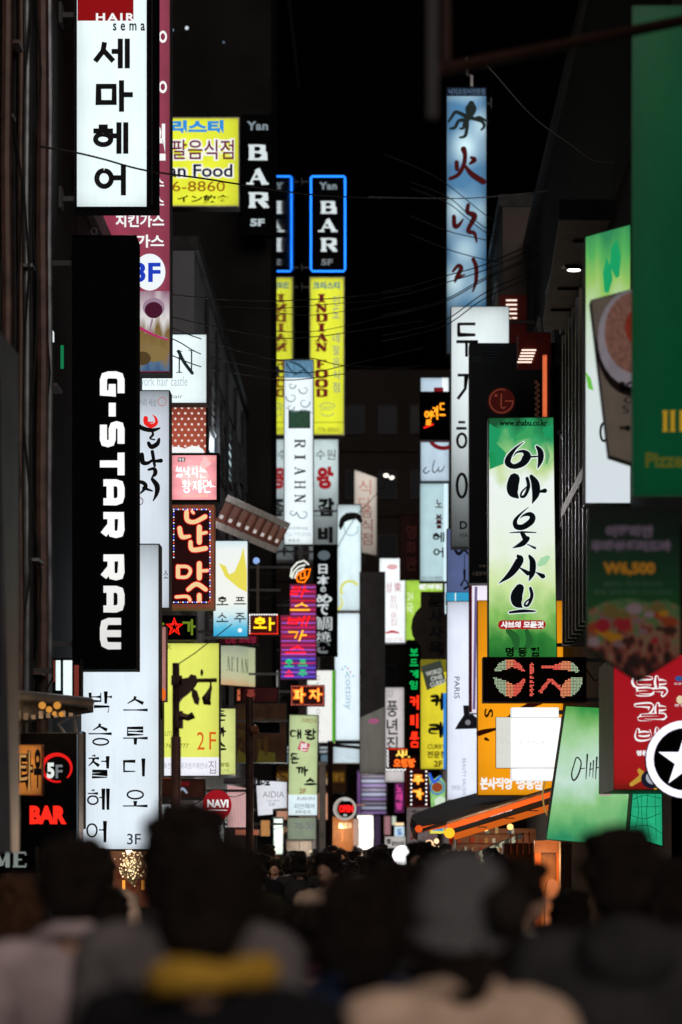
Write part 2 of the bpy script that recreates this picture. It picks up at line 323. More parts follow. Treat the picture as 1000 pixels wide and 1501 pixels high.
# ------------------------------------------------------------------ signs
def wallx(side, Y):
    if side == 'L': return -3.42 if Y < 61 else -2.67
    return 1.95 if Y < 25 else (3.0 if Y < 50 else 2.5)
_ft = {}
def fontmesh(body, bold=0.0, spacing=1.0):
    key = (body, bold, spacing)
    if key not in _ft:
        c = bpy.data.curves.new('lettering', 'FONT'); c.body = body; c.offset = bold; c.resolution_u = 3; c.space_character = spacing
        o = bpy.data.objects.new('lettering', c); COL.objects.link(o)
        dg = bpy.context.evaluated_depsgraph_get(); me = bpy.data.meshes.new_from_object(o.evaluated_get(dg))
        _ft[key] = ([(v.co.x, v.co.y) for v in me.vertices], [tuple(p.vertices) for p in me.polygons])
        bpy.data.objects.remove(o); bpy.data.curves.remove(c); bpy.data.meshes.remove(me)
    return _ft[key]
class Sign:
    def __init__(s, name, label, cat, x0, y0, x1, y1, Y, face=None, th=0.22, fr=1.5, cab=None, bez=None, group='projecting shop signs', wall=None,
                 poly=None, plane=None, nobez=False, facename='face_panel'):
        s.Y = Y; s.k = 1; s.box = (x0, y0, x1, y1)
        s.p0, s.n = plane if plane else (Vector((0, Y, 0)), Vector((0, -1, 0)))
        poly = poly or [(x0,y0),(x1,y0),(x1,y1),(x0,y1)]
        s.poly_ = poly; cab = cab or DKM; bez = bez or cab
        c = s.M((x0+x1)/2, y1, 0)
        s.o = empty(name, c, label, cat, group)
        cx = sum(p[0] for p in poly)/len(poly); cy = sum(p[1] for p in poly)/len(poly)
        hw, hh = (x1-x0)/2, (y1-y0)/2
        ins = [(cx + (p[0]-cx)*(1-fr/hw), cy + (p[1]-cy)*(1-fr/hh)) for p in poly]
        MB().prism([s.M(x, y, -0.03) for x, y in poly], s.n * -th).build('cabinet', cab, s.o)
        if face:
            s.flat([ins], face, facename, off=0.0, solid=0.028)
        if not nobez and fr > 0:
            b = MB(); k = len(poly)
            for i in range(k):
                j = (i+1) % k
                q = [poly[i], poly[j], ins[j], ins[i]]
                b.prism([s.M(x, y, 0.012) for x, y in q], s.n * -0.0415)
            b.build('bezel', bez, s.o)
        if wall:
            X = wallx(wall, Y); e = s.M(x0 if wall == 'L' else x1, y0, 0)
            if abs(e.x - X) > 0.06 and (e.x - X) * (1 if wall == 'L' else -1) > 0:
                for fy in ((.06, .94) if y1 - y0 > 60 else (.3,)):
                    z = s.M(x0, max(y0, 0) + (y1 - max(y0, 0)) * fy, 0).z
                    MB().box((X, Y + 0.06, z - .025), (e.x, Y + 0.11, z + .025)).build('bracket', GREYC, s.o)
                    MB().box((X, Y - .02, z - .11), (X + (.03 if wall == 'L' else -.03), Y + .19, z + .11)).build('wall_plate', GREYC, s.o)
                zz = s.M(x0, max(y0, 0) + 4, 0).z - .1; MB().tube([(e.x, Y + .15, zz), ((e.x*2 + X)/3, Y + .16, zz - .16), ((e.x + X*2)/3, Y + .16, zz - .14), (X, Y + .17, zz + .12)], .009, 5).build('feed_cable', CABLE, s.o)
    def M(s, x, y, off):
        d = P(x, y, 1.0) - Vector((0, 0, H)); o = Vector((0, 0, H))
        t = (s.p0 - o).dot(s.n) / d.dot(s.n)
        return o + d * t + s.n * off
    def uv(s, x, y):
        x0, y0, x1, y1 = s.box; return ((x-x0)/(x1-x0), (y1-y)/(y1-y0))
    def flat(s, polys, m, name='print', off=None, solid=0, jit=0.0):
        if off is None: off = 0.004 * s.k; s.k += 1
        b = MB()
        for i, q in enumerate(polys):
            b.face([s.M(x, y, off + jit*i) for x, y in q], [s.uv(x, y) for x, y in q])
            if solid: b.prism([s.M(x, y, off - 0.001) for x, y in q], s.n * -solid)
        return b.build(name, m, s.o)
    def rect(s, x0, y0, x1, y1, m, name='print'): s.flat([[(x0,y0),(x1,y0),(x1,y1),(x0,y1)]], m, name); return s
    def disc(s, cx, cy, rx, m, name='print', ry=None, n=28):
        ry = ry or rx; s.flat([[(cx+rx*math.cos(2*math.pi*i/n), cy+ry*math.sin(2*math.pi*i/n)) for i in range(n)]], m, name); return s
    def ring(s, cx, cy, r, w, m, name='print', a0=0, a1=360, ry=None, w2=None):
        n = 32; ry = ry or r
        pts = [(cx + r*math.cos(math.radians(a0+(a1-a0)*i/n)), cy + ry*math.sin(math.radians(a0+(a1-a0)*i/n))) for i in range(n+1)]
        ws = [w] if w2 is None else [w, w2, w]
        s.flat(ribbon(pts, ws if len(ws) > 1 else w, False), m, name, jit=0.0002); return s
    def poly(s, pts, m, name='print'): s.flat([pts], m, name); return s
    def text(s, body, x0, y0, x1, y1, m, bold=0.0, rot=False, shear=0.0, name='lettering', sp=1.0, tilt=0.0):
        vs, fs = fontmesh(body, bold, sp)
        if not vs: return s
        ax, bx = min(v[0] for v in vs), max(v[0] for v in vs); ay, by = min(v[1] for v in vs), max(v[1] for v in vs)
        off = 0.004 * s.k; s.k += 1; b = MB(); cx, cy = (x0+x1)/2, (y0+y1)/2; ct, st = math.cos(tilt), math.sin(tilt)
        for vx, vy in vs:
            u = (vx-ax)/max(1e-6, bx-ax); v = 1 - (vy-ay)/max(1e-6, by-ay)
            if rot: x = x1 - v*(x1-x0); y = y0 + u*(y1-y0)
            else: x = x0 + u*(x1-x0) + shear*(.5-v)*(y1-y0); y = y0 + v*(y1-y0)
            if tilt: x, y = cx + (x-cx)*ct - (y-cy)*st, cy + (x-cx)*st + (y-cy)*ct
            b.v.append(s.M(x, y, off))
        b.f = fs; b.uv = [[(.5,.5)]*len(f) for f in fs]
        b.build(name, m, s.o); return s
    def vtext(s, body, x0, y0, x1, y1, m, bold=0.0, gap=0.12, name='lettering'):
        n = len(body); h = (y1-y0)/n
        for i, ch in enumerate(body):
            if ch != ' ': s.text(ch, x0, y0+h*(i+gap/2), x1, y0+h*(i+1-gap/2), m, bold, name=name)
        return s
    def han(s, body, x0, y0, x1, y1, m, w, style='g', gap=0.18, horiz=False, shear=0.0, name='lettering', tilt=0.0):
        n = len(body); off = 0.004 * s.k; s.k += 1; cx, cy = (x0+x1)/2, (y0+y1)/2; ct, st = math.cos(tilt), math.sin(tilt)
        for i, ch in enumerate(body):
            if horiz: a, c = x0 + (x1-x0)*(i+gap/2)/n, x0 + (x1-x0)*(i+1-gap/2)/n; b, d = y0, y1
            else: a, c = x0, x1; b, d = y0 + (y1-y0)*(i+gap/2)/n, y0 + (y1-y0)*(i+1-gap/2)/n
            q = []
            for st_ in syll(ch):
                pts = []
                for px, py in st_:
                    if style == 'b': px += R.uniform(-.03,.03); py += R.uniform(-.03,.03)
                    x = a + px*(c-a) + shear*(.5-py)*(d-b); y = b + py*(d-b)
                    if tilt: x, y = cx + (x-cx)*ct - (y-cy)*st, cy + (x-cx)*st + (y-cy)*ct
                    pts.append((x, y))
                ws = wid(st_, w, style); sm = style == 'b' or len(st_) > 8
                if style != 'b' and not sm:        # square up the ends
                    for e, f_ in ((0, 1), (-1, -2)):
                        dx, dy = pts[e][0]-pts[f_][0], pts[e][1]-pts[f_][1]; dd = math.hypot(dx, dy) or 1; g = ws[0]*.45 if style == 'g' else 0
                        pts[e] = (pts[e][0]+dx/dd*g, pts[e][1]+dy/dd*g)
                if len(ws) > 1 and len(pts) == 2: pts = [pts[0], ((pts[0][0]+pts[1][0])/2, (pts[0][1]+pts[1][1])/2), pts[1]]
                q += ribbon(pts, ws if len(ws) > 1 else ws[0], sm, square=(style != 'b'))
            if q: s.flat(q, m, name, off=off, jit=0.00015)
        return s
    def htube(s, body, x0, y0, x1, y1, m, r, gap=0.2, horiz=False, shear=0.0, name='neon_tube'):
        n = len(body); off = 0.02 + r/F*s.Y
        for i, ch in enumerate(body):
            if horiz: a, c = x0 + (x1-x0)*(i+gap/2)/n, x0 + (x1-x0)*(i+1-gap/2)/n; b, d = y0, y1
            else: a, c = x0, x1; b, d = y0 + (y1-y0)*(i+gap/2)/n, y0 + (y1-y0)*(i+1-gap/2)/n
            mb = MB()
            for st_ in syll(ch): mb.tube([s.M(a + px*(c-a) + shear*(.5-py)*(d-b), b + py*(d-b), off) for px, py in st_], r/F*s.Y, 5)
            mb.build(name, m, s.o)
        return s
    def slabs(s, body, x0, y0, x1, y1, m, w, horiz=False, rot=False, gap=.15, name='lettering'):
        n = len(body); off = 0.004 * s.k; s.k += 1
        for i, ch in enumerate(body):
            q = []
            if horiz: a, c, b, d = x0 + (x1-x0)*(i+gap/2)/n, x0 + (x1-x0)*(i+1-gap/2)/n, y0, y1
            else: a, c, b, d = x0, x1, y0 + (y1-y0)*(i+gap/2)/n, y0 + (y1-y0)*(i+1-gap/2)/n
            for pts, f in slab(ch):
                if rot: pp = [(c - y*(c-a), b + x*(d-b)) for x, y in pts]
                else: pp = [(a + x*(c-a), b + y*(d-b)) for x, y in pts]
                q += ribbon(pp, [w*k_ for k_ in f] if len(f) > 1 else w*f[0], ch == 'O')
            if q: s.flat(q, m, name, off=off, jit=0.00015)
        return s
    def strokes(s, lst, m, name='lettering', ox=0, oy=0, sc=1.0, extra=0.0):
        q = []
        for pts, ws in lst:
            pp = [(ox + x/sc, oy + y/sc) for x, y in pts]; q += ribbon(pp, [w/sc + extra for w in ws], True)
        s.flat(q, m, name, jit=0.0001); return s
    def tubes(s, lst, r, m, name='neon_tube', closed=False, off=None):
        mb = MB(); off = off if off is not None else 0.02 + r/F*s.Y
        for pts in lst: mb.tube([s.M(x, y, off) for x, y in pts], r/F*s.Y, 5, closed)
        mb.build(name, m, s.o); return s
    def dots(s, pts, r, m, name='led_dots'):
        off = 0.006 + 0.004*s.k; mb = MB()
        for x, y in pts: mb.face([s.M(x-r, y-r, off), s.M(x+r, y-r, off), s.M(x+r, y+r, off), s.M(x-r, y+r, off)])
        o = mb.build(name, m, s.o); o['kind'] = 'stuff'; return s
def ledgrid(strokes, x0, y0, x1, y1, pitch):
    out = []
    segs = []
    for pts, ws in strokes:
        q = cat_rom([(p[0], p[1], w) for p, w in zip(pts, ws)], 6) if len(pts) > 2 else [(p[0], p[1], w) for p, w in zip(pts, ws)]
        for a, b in zip(q, q[1:]):
            for k in range(5): segs.append(tuple(a[i] + (b[i]-a[i])*k/4 for i in range(3)))
    y = y0
    while y < y1:
        x = x0
        while x < x1:
            if any((x-a)**2 + (y-b)**2 < (w/2)**2 for a, b, w in segs): out.append((x, y))
            x += pitch
        y += pitch
    return out
# ================================================================== setting
ASPH = mat('asphalt', (0.045, 0.044, 0.043), 0.5, 0, 0.35, 1.5, 0.4)
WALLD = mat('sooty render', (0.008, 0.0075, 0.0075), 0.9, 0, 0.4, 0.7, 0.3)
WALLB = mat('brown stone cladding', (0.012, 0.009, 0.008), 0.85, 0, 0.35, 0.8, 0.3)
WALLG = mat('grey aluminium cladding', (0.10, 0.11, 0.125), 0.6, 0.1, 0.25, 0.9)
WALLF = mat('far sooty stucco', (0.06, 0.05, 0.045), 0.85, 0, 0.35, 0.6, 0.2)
GLASSD = mat('dark window glass', (0.01, 0.012, 0.015), 0.15, 0, 0.1, 1, 0, 0.3)
WLIT = lit('lit office window', '#b4ccd4', 1.2, 0.3, 0.25)
WDIM = lit('dim office window', '#3b3634', 0.35, 0.4, 0.4)
gm = MB(); gm.face([(-300,-50,0),(300,-50,0),(300,900,0),(-300,900,0)]); g = gm.build('ground', mat('dark soil', (0.03,0.03,0.03), 0.9, 0, 0.3, 0.1)); g['kind'] = 'structure'
st = MB(); st.face([(-2.3,-20,0.004),(1.5,-20,0.004),(1.5,111,0.004),(-2.3,111,0.004)]); st = st.build('street', ASPH); st['kind'] = 'structure'
PAVE = mat('granite paver', (0.16, 0.155, 0.15), 0.6, 0, 0.35, 4, 0.3)
for sd, xa, xb in (('left', -3.42, -2.3), ('right', 1.5, 1.95)):
    b = MB()
    b.box((xa, -20, 0.0), (xb, 60.9 if sd == 'left' else 24.9, 0.12)); o = b.build('pavement', PAVE); o['kind'] = 'structure'
b = MB().box((1.5, 24.95, 0.0), (2.5, 111, 0.12)); o = b.build('pavement', PAVE); o['kind'] = 'structure'
b = MB().box((-2.67, 60.95, 0.0), (-2.3, 111, 0.12)); o = b.build('pavement', PAVE); o['kind'] = 'structure'

def bld(name, label, x0, y0, x1, y1, h, m, side, rows=(), cols=(), lit_set=(), wm=None, sill=0.9, wh=1.5, ww=1.5):
    """one building; side = which x face looks onto the street; windows at given sill heights and y positions"""
    e = empty(name, ((x0+x1)/2, (y0+y1)/2, 0), label, 'building', 'buildings lining the street')
    MB().box((x0, y0, 0), (x1, y1, h)).build('wall', m, e)
    X = x1 if side == 'L' else x0; s = 1 if side == 'L' else -1
    MB().box((x0 - .08, y0 - .02, h), (x1 + .08, y1 + .02, h + .25)).build('parapet', DKM, e)
    for i, z in enumerate(rows):
        MB().box((X + s*.002, y0 + .05, z - .35), (X + s*.07, y1 - .05, z - .22)).build('string_course', m, e)
        for j, y in enumerate(cols):
            f = MB(); t = .06
            for a, c in (((y, z), (y+ww, z+t)), ((y, z+wh-t), (y+ww, z+wh)), ((y, z+t), (y+t, z+wh-t)), ((y+ww-t, z+t), (y+ww, z+wh-t)), ((y+ww/2-.03, z+t), (y+ww/2+.03, z+wh-t))):
                f.box((X + s*.003, a[0], a[1]), (X + s*.06, c[0], c[1]))
            fo = f.build('window', STEEL, e)
            k = (i, j)
            MB().box((X + s*.004, y+t+.002, z+t+.002), (X + s*.02, y+ww-t-.002, z+wh-t-.002)).build('pane', WLIT if k in lit_set else (wm or GLASSD), fo)
    return e
b1 = bld('shop_building', 'dark grimy building on the left edge with pipes and conduits down its face', -12, 8, -3.42, 27, 17, WALLD, 'L')
b2 = bld('shop_building', 'dark building behind the maroon and white vertical signs', -12, 27.05, -3.42, 44, 9, WALLB, 'L', (6.2,), (36, 39.5))
b3 = bld('shop_building', 'grey clad building with slit windows above the ribbed canopy', -12, 44.05, -3.42, 60.95, 12.6, WALLG, 'L', (), ())
MIRR = mat('black mirror glass', (0.02, 0.022, 0.026), 0.03, 0, 0.1, 1, 0, 1.0)
MIRR.node_tree.nodes['Principled BSDF'].inputs['Metallic'].default_value = 1.0
for l_ in list(MIRR.node_tree.links):
    if l_.to_socket.name == 'Base Color': MIRR.node_tree.links.remove(l_)
MIRR.node_tree.nodes['Principled BSDF'].inputs['Base Color'].default_value = (0.17, 0.17, 0.28, 1)
b4 = bld('glass_building', 'black mirror glass building reflecting the yellow vertical sign', -12, 61, -2.72, 77.5, 26, WALLD, 'L')
MB().box((-2.76, 60.9, 0), (-2.655, 60.998, 26)).build('added_edge_cover', K, b4)  # added black strip hiding the bright edges of the glass panels
for i in range(5):                                             # curtain wall panels and their thin joints
    for j in range(8):
        MB().box((-2.718, 61.02 + 3.3*i, 0.5 + 3.2*j), (-2.67, 61.02 + 3.3*i + 3.27, 0.5 + 3.2*j + 3.17)).build('glass_panel', MIRR, b4)
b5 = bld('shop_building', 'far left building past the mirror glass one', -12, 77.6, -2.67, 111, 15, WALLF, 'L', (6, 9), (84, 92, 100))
b6 = bld('corner_building', 'near right building with upright beige mullions and a lit soffit', 3.3, 5, 12, 25, 7.0, WALLB, 'R')
MB().box((1.95, 5, 3.75), (3.298, 25, 6.998)).build('overhanging_storey', WALLB, b6)
b7 = bld('shop_building', 'right building behind the big green and white sign', 3.0, 25.05, 13, 50, 14, WALLD, 'R', (7.0, 10.2), (38.5, 42, 45.5))
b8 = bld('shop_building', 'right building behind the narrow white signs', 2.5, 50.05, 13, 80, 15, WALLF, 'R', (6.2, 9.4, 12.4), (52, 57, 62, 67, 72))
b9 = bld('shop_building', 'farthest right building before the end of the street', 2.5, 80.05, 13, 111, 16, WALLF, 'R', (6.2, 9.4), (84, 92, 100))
# end of the street
e = empty('end_building', (0, 112, 0), 'dark brown block closing the far end of the street', 'building', 'buildings lining the street')
MB().box((-12, 112, 0), (12, 122, 24)).build('wall', mat('umber render', (0.013, 0.010, 0.008), 0.9, 0, 0.25, 0.3), e)
for i in range(6):
    MB().box((-12, 111.9, 5.2 + 3*i), (12, 111.998, 5.35 + 3*i)).build('string_course', WALLB, e)
    for j in range(5):
        x = -3.2 + 1.5*j; z = 6.0 + 3*i
        f = MB()
        for a, c in (((x, z), (x+.9, z+.06)), ((x, z+1.3), (x+.9, z+1.36)), ((x, z+.06), (x+.06, z+1.3)), ((x+.84, z+.06), (x+.9, z+1.3))): f.box((a[0], 111.93, a[1]), (c[0], 111.995, c[1]))
        fo = f.build('window', DKM, e)
        MB().box((x+.062, 111.96, z+.062), (x+.838, 111.99, z+1.298)).build('pane', GLASSD, fo)
def WP(x, y, X, off=0.0):
    Y = X * F / (x - VX); p = P(x, y, Y); p.x += off; return p
# slit windows and lit strips on the grey clad building
for (xa, xb, ya, yb, m) in ((331, 338, 624, 718, WLIT), (340, 346, 632, 720, WLIT), (351, 358, 655, 724, WLIT), (305, 312, 560, 640, WDIM), (316, 323, 575, 650, WDIM), (318, 326, 640, 712, WDIM)):
    pa = WP(xa, ya, -3.42); pb = WP(xb, yb + (xb-xa)*.3, -3.42)
    f = MB(); y0, y1, z0, z1 = pa.y, pb.y, pb.z, pa.z
    for a, c in (((y0, z0), (y1, z0+.06)), ((y0, z1-.06), (y1, z1)), ((y0, z0+.06), (y0+.07, z1-.06)), ((y1-.07, z0+.06), (y1, z1-.06))): f.box((-3.417, a[0], a[1]), (-3.35, c[0], c[1]))
    for k in range(1, 6): f.box((-3.40, y0+.07, z0+(z1-z0)*k/6), (-3.37, y1-.07, z0+(z1-z0)*k/6+.04))
    fo = f.build('window', DKM, b3); MB().box((-3.415, y0+.072, z0+.062), (-3.403, y1-.072, z1-.062)).build('pane', m, fo)
for k in range(9):
    z = 6.4 + .62*k; MB().box((-3.417, 46, z), (-3.39, 60.5, z+.03)).build('cladding_joint', DKM, b3)
for k in range(5):
    y = 46.5 + 3*k; MB().tube([(-3.36, y, 4), (-3.36, y, 12.3)], .045, 6).build('downpipe', DKM, b3)
# pipes, conduits and trays down the near left face
RUST = mat('rusty conduit', (0.075, 0.04, 0.03), 0.5, 0.2, 0.5, 5, 0, .5)
BRS = mat('brushed conduit', (0.17, 0.18, 0.20), 0.32, 0.5, 0.4, 5, 0, .5)
for px, rad, m, zt in ((12, .05, RUST, 17), (44, .03, BRS, 14), (52, .02, DKM, 15), (62, .06, RUST, 16.5), (70, .03, RUST, 17), (76, .035, BRS, 13.5), (80, .015, BRS, 12), (28, .02, DKM, 16), (36, .025, RUST, 16)):
    Y = 3.34 * F / (VX - px)
    pts = [(-3.42 + .012 + rad + (.01*(k % 2)), Y + R.uniform(-.02, .02), k*1.3) for k in range(int(zt/1.3))]
    MB().tube(pts, rad, 8).build('downpipe', m, b1)
for k in range(16):
    z = 1.5 + k*.95 + R.uniform(-.2, .2)
    yc = R.uniform(21.4, 25); MB().box((-3.415, yc, z), (-3.30, yc + R.uniform(.15, .5), z + .03)).build('pipe_clamp', BRS if k % 3 == 0 else RUST, b1)
for k in range(5):
    y = 21.6 + .6*k; pts = [(-3.36 + .05*math.sin(t*1.7 + k), y + .14*math.sin(t*.9 + k*2), 2.2 + t*.7) for t in range(15)]
    MB().tube(pts, .012, 5).build('hanging_wire', CABLE, b1)
# lit slot and small green vertical sign seen beside the conduits
mw = em('cold slot light', '#dfe8e8', 1.1); MB().box((-3.40, 24.55, P(0,494,24.5).z), (-3.355, 24.75, P(0,480,24.5).z)).build('slot_lamp', mw, b1)
MB().box((-3.27, 24.6, P(0,540,24.6).z), (-3.24, 24.62, P(0,506,24.6).z)).build('exit_strip', em('green strip', '#0f8f55', .6), b1)
# right near corner building: mullioned glass front, sloping soffit with downlight
BEI = mat('beige mullion', (0.22, 0.19, 0.16), 0.4, 0.2, 0.2, 3, 0, .4)
for k in range(8):
    y = 21.95 + .42*k
    MB().box((1.86, y, 3.76), (1.948, y + .08, 6.95)).build('mullion', BEI if k % 2 == 0 else BRS, b6)
for k in range(7):
    y = 22.035 + .42*k
    for (za, zb) in ((3.8, 5.05), (5.2, 6.9)):
        MB().box((1.93, y, za), (1.947, y + .33, zb)).build('glass_pane', GLASSD, b6)
MB().box((1.85, 21.9, 5.07), (1.925, 24.99, 5.18)).build('transom', BEI, b6)
c_ = MB().prism([(1.66, 24.9, 7.02), (1.95, 25.0, 7.02), (1.95, 20.5, 7.02), (1.52, 20.5, 7.02)], (0, 0, .10)); c_.build('soffit', mat('painted soffit', (0.22, 0.21, 0.19), 0.7, 0, 0.2, 2), b6)
for k in range(4): MB().box((1.68, 21.3 + k*.9, 7.003), (1.9, 21.34 + k*.9, 7.018)).build('soffit_joint', K, b6)
cl = Vector((1.77, 22.3, 7.01)); m_ = MB().tube([cl + Vector((.075*math.cos(t*math.pi/6), .075*math.sin(t*math.pi/6), -.01)) for t in range(12)], .014, 5, True); m_.build('downlight_rim', STEEL, b6)
m_ = MB(); m_.face([cl + Vector((.062*math.cos(t*math.pi/8), -.062*math.sin(t*math.pi/8), -.012)) for t in range(16)]); m_.build('downlight', em('downlight', '#fff4dd', 18), b6)
MB().box((1.50, 20.43, 6.98), (1.96, 20.49, 7.14)).build('added_soffit_cover', K, b6)  # added black cover over the soffit's bright front edge
# lit red louvre boxes on the right
REDBX = mat('oxblood panel', (0.16, 0.02, 0.015), 0.6, 0, 0.3, 3); LOUV = em('louvre light', '#ffe9d8', 1.3)
for nm, x0, y0, x1, y1, Y, n, lab in (('louvre_light', 733, 432, 772, 512, 47, 5, 'upper red box of white slatted lights high on the right'), ('louvre_light', 760, 487, 808, 533, 40, 5, 'lower red box of white slatted lights above the dark blue sign')):
    e = empty(nm, P((x0+x1)/2, y1, Y), lab, 'light fixture', 'red slatted light boxes')
    MB().box(P(x0, y1, Y), P(x1, y0, Y) + Vector((0, .5, 0))).build('housing', REDBX, e)
    xa, xb = (742, 758) if Y == 47 else (765, 786)
    for k in range(n):
        yy = (439 + 6.5*k) if Y == 47 else (512 + 4.4*k); dx = 0 if Y == 47 else -1.6*k
        MB().box(P(xa + dx, yy + 2.0, Y - .03), P(xb + dx, yy, Y - .03) + Vector((0, .02, 0))).build('slat', LOUV, e)
e = empty('strip_light', P(798, 612, 39.5), 'upright orange strip light beside the dark blue sign', 'light fixture')
MB().box(P(796, 612, 39.5), P(802, 520, 39.5) + Vector((0, .1, 0))).build('diffuser', lit('orange strip', '#e0683c', .9, .3, .2), e)
MB().box(P(802.5, 614, 39.5), P(806, 518, 39.5) + Vector((0, .2, 0))).build('housing', REDBX, e)
for k in range(14): MB().ball(P(786 + (k % 2)*3, 560 + k*4, 39.7), .03, 6, 4).build('bulb', mat('dead bulb', (.2,.18,.16), .2), e)
# ================================================================== signs, near to far on each side
W1 = lit('cool white acrylic', '#e3f2f4', 1.0, .22, .06)
W2 = lit('bright white acrylic', '#eff6f8', 1.0, .12, .04)
WB = lit('blue white acrylic', '#cfdfe9', .95, .3, .10)
RED = em('red film', '#b3101c', .75); REDL = em('lit red', '#e8241e', 1.0); WHT = em('white letter', '#f4f6f6', 1.0); DRED = em('deep red film', '#7d0c1e', .6)
BLU = em('blue film', '#2b62b8', .8); CYA = em('cyan film', '#3aa6d8', .9); GRN = em('green film', '#3fa040', .7); GRY = em('grey print', '#8d9499', .6)
YEL = lit('yellow acrylic', '#d9df2c', 1.0, .25, .08); NAVY = em('navy film', '#10284e', .4)
# --- hair shop sign top left
s = Sign('shop_sign', 'tall white lit sign, topmost left, red block above four bold black characters', 'sign', 109, -60, 231, 307, 25.6, None, th=.22, fr=0, cab=K, nobez=True, wall='L')
s.rect(113, -55, 215, 303, W1, 'face_panel')
s.strokes([([(223,-50),(223,300)],[1.2,1.2]), ([(110,300),(110,-50)],[1,1])], DKM, 'bezel')
s.rect(114, -55, 196, 31, em('crimson film', '#97070f', .8)); s.text('HAIR', 141, 20, 198, 32, WHT, .03, sp=1.3)
s.text('sema', 166, 35, 213, 46, INK, .02, sp=1.7)
for ch, (a, b, c, d) in zip('세마헤어', ((140,57,189,102), (143,118,193,166), (139,180,187,228), (141,242,187,289))): s.han(ch, a, b, c, d, INK, 7.6)
# --- black rotated-letter sign
s = Sign('shop_sign', 'tall black sign with white squared letters reading downwards, left of the street', 'sign', 106, 345, 200, 981, 24.6, K, th=.35, fr=1, cab=K, wall='L')
GW = lit('white channel letter', '#f6f6f4', 1.0, 0, .02, ramp=[(0,.62),(.10,.72),(.32,.97),(1,1)])
yy = {0:('G',545,582), 1:('-',591,611), 2:('S',618,656), 3:('T',664,697), 4:('A',703,741), 5:('R',751,789), 6:('R',813,851), 7:('A',859,898), 8:('W',906,952)}
for k, (ch, a, b) in yy.items():
    q = []
    w = 10.2
    for pts in GST[ch]:
        x0, x1 = 147 + w/2, 183 - w/2; a2, b2 = a + w/2, b - w/2
        if ch == '-': pp = [(165, a), (165, b)]
        else: pp = [(x1 - v*(x1-x0), a2 + u*(b2-a2)) for u, v in pts]
        if ch == 'T': pp = [(183-w/2, a), (183-w/2, b)] if pts is GST['T'][0] else [(183, (a+b)/2), (147, (a+b)/2)]
        q += ribbon(pp, w, False)
    s.flat(q, GW, 'lettering', off=.02, jit=.0002)
MB().tube([s.M(136 + 4*math.cos(t*math.pi/5), 336 + 5*math.sin(t*math.pi/5), -.1) for t in range(10)], .012, 5, True).build('hanging_ring', STEEL, s.o)
# --- studio sign
s = Sign('shop_sign', 'wide pale sign with two columns of black Korean characters and 3F, under the black sign', 'sign', 118, 797, 234, 1246, 27.5, lit('studio acrylic', '#dde9f2', 1.0, .18, .05, ramp=[(0,.92),(.6,1),(.85,.85),(1,.55)]), th=.3, fr=1.5, cab=GREYC, wall='L')
for i, ch in enumerate('박승철헤어'): s.han(ch, (131,130,129,128,127)[i], 1010 + 47.5*i, (165,164,162,160,158)[i], 1048 + 47.5*i, INK, 4.6, 'm')
for i, ch in enumerate('스투디오'): s.han(ch, 181, 1017 + 46*i, 217, 1049 + 46*i, INK, 4.6, 'm')
s.text('3F', 187, 1222, 207, 1238, em('pale ink', '#5a646e', .4), .01)
# --- maroon katsu sign
s = Sign('shop_sign', 'very tall maroon sign with white menu lettering, a 3F disc and a wine glass picture', 'sign', 131, -80, 250, 547, 30, lit('maroon acrylic', '#8c3149', .95, .25, .25, nscale=4), th=.3, fr=1.2, cab=GREYC, wall='L')
s.disc(239, 54, 6, WHT, ry=9); s.disc(239, 54, 3.2, em('maroon fill', '#8c3149', .9), ry=5)
s.disc(239, 128, 6, WHT, ry=9); s.disc(239, 128, 3.2, MATS['maroon fill'], ry=5); s.text('원', 221, 182, 243, 236, WHT, .06)
for y in (260, 288): s.text('까스', 210, y, 241, y+16, WHT, .03)
s.text('치킨가스', 170, 314, 241, 334, WHT, .03); s.text('돈가스', 180, 345, 241, 364, WHT, .03)
s.disc(220, 400, 23, em('disc white', '#eef6fa', 1.0), ry=27); s.text('3F', 196, 386, 236, 415, em('royal blue', '#1f3fc4', .9), .03)
s.flat([[(131,428),(249,428),(249,545),(131,545)]], washes('food photograph', [(0,'#3d5c86'),(.02,'#55718f'),(.05,'#8a7248'),(.09,'#7c6434'),(.13,'#e6e2e2'),(.2,'#93647e'),(.3,'#7a2a44')], .9, .05, 9, .3))
s.disc(226, 452, 16, em('glass rim', '#a88aa0', .8), ry=14); s.disc(226, 456, 13, em('wine', '#571a35', .6), ry=12); s.strokes([([(224,470),(222,490),(245,497)],[3,2.5,2])], MATS['glass rim'])
s.strokes([([(198,478),(225,492),(247,500)],[4,3,2])], em('magenta streak', '#c72a72', .8)); s.disc(228, 520, 17, em('bread crust', '#8f7a4a', .8), ry=12); s.disc(210, 527, 12, em('bread dark', '#5d4a2c', .7), ry=10)
# --- N sign and polka dot panel behind
s = Sign('shop_sign', 'square white lit sign with a thin serif letter N, behind the maroon sign', 'sign', 180, 489, 304, 592, 34.5, W1, th=.25, fr=1.5, cab=GREYC, wall='L')
s.strokes([([(263,517),(263,546)],[2,2]), ([(281,514),(281,546)],[2,2]), ([(262,515),(270,531),(282,547)],[5,5,5]), ([(259,515),(267,515)],[1.2,1.2]), ([(259,546),(267,546)],[1.2,1.2]), ([(277,514),(285,514)],[1.2,1.2])], em('slate ink', '#33454e', .25))
s.text('work hair castle', 203, 552, 275, 566, em('faint ink', '#b7c6cf', .9), .0); s.text('hair', 250, 578, 268, 584, GRY)
s = Sign('shop_sign', 'rusty red sign printed with white polka dots, under the white square sign', 'sign', 180, 594, 303, 672, 35.5, lit('terracotta acrylic', '#b5543f', .85, .2, .1, ramp=[(0,1),(.6,.85),(1,.45)]), th=.25, fr=1, cab=K, wall='L')
q = []
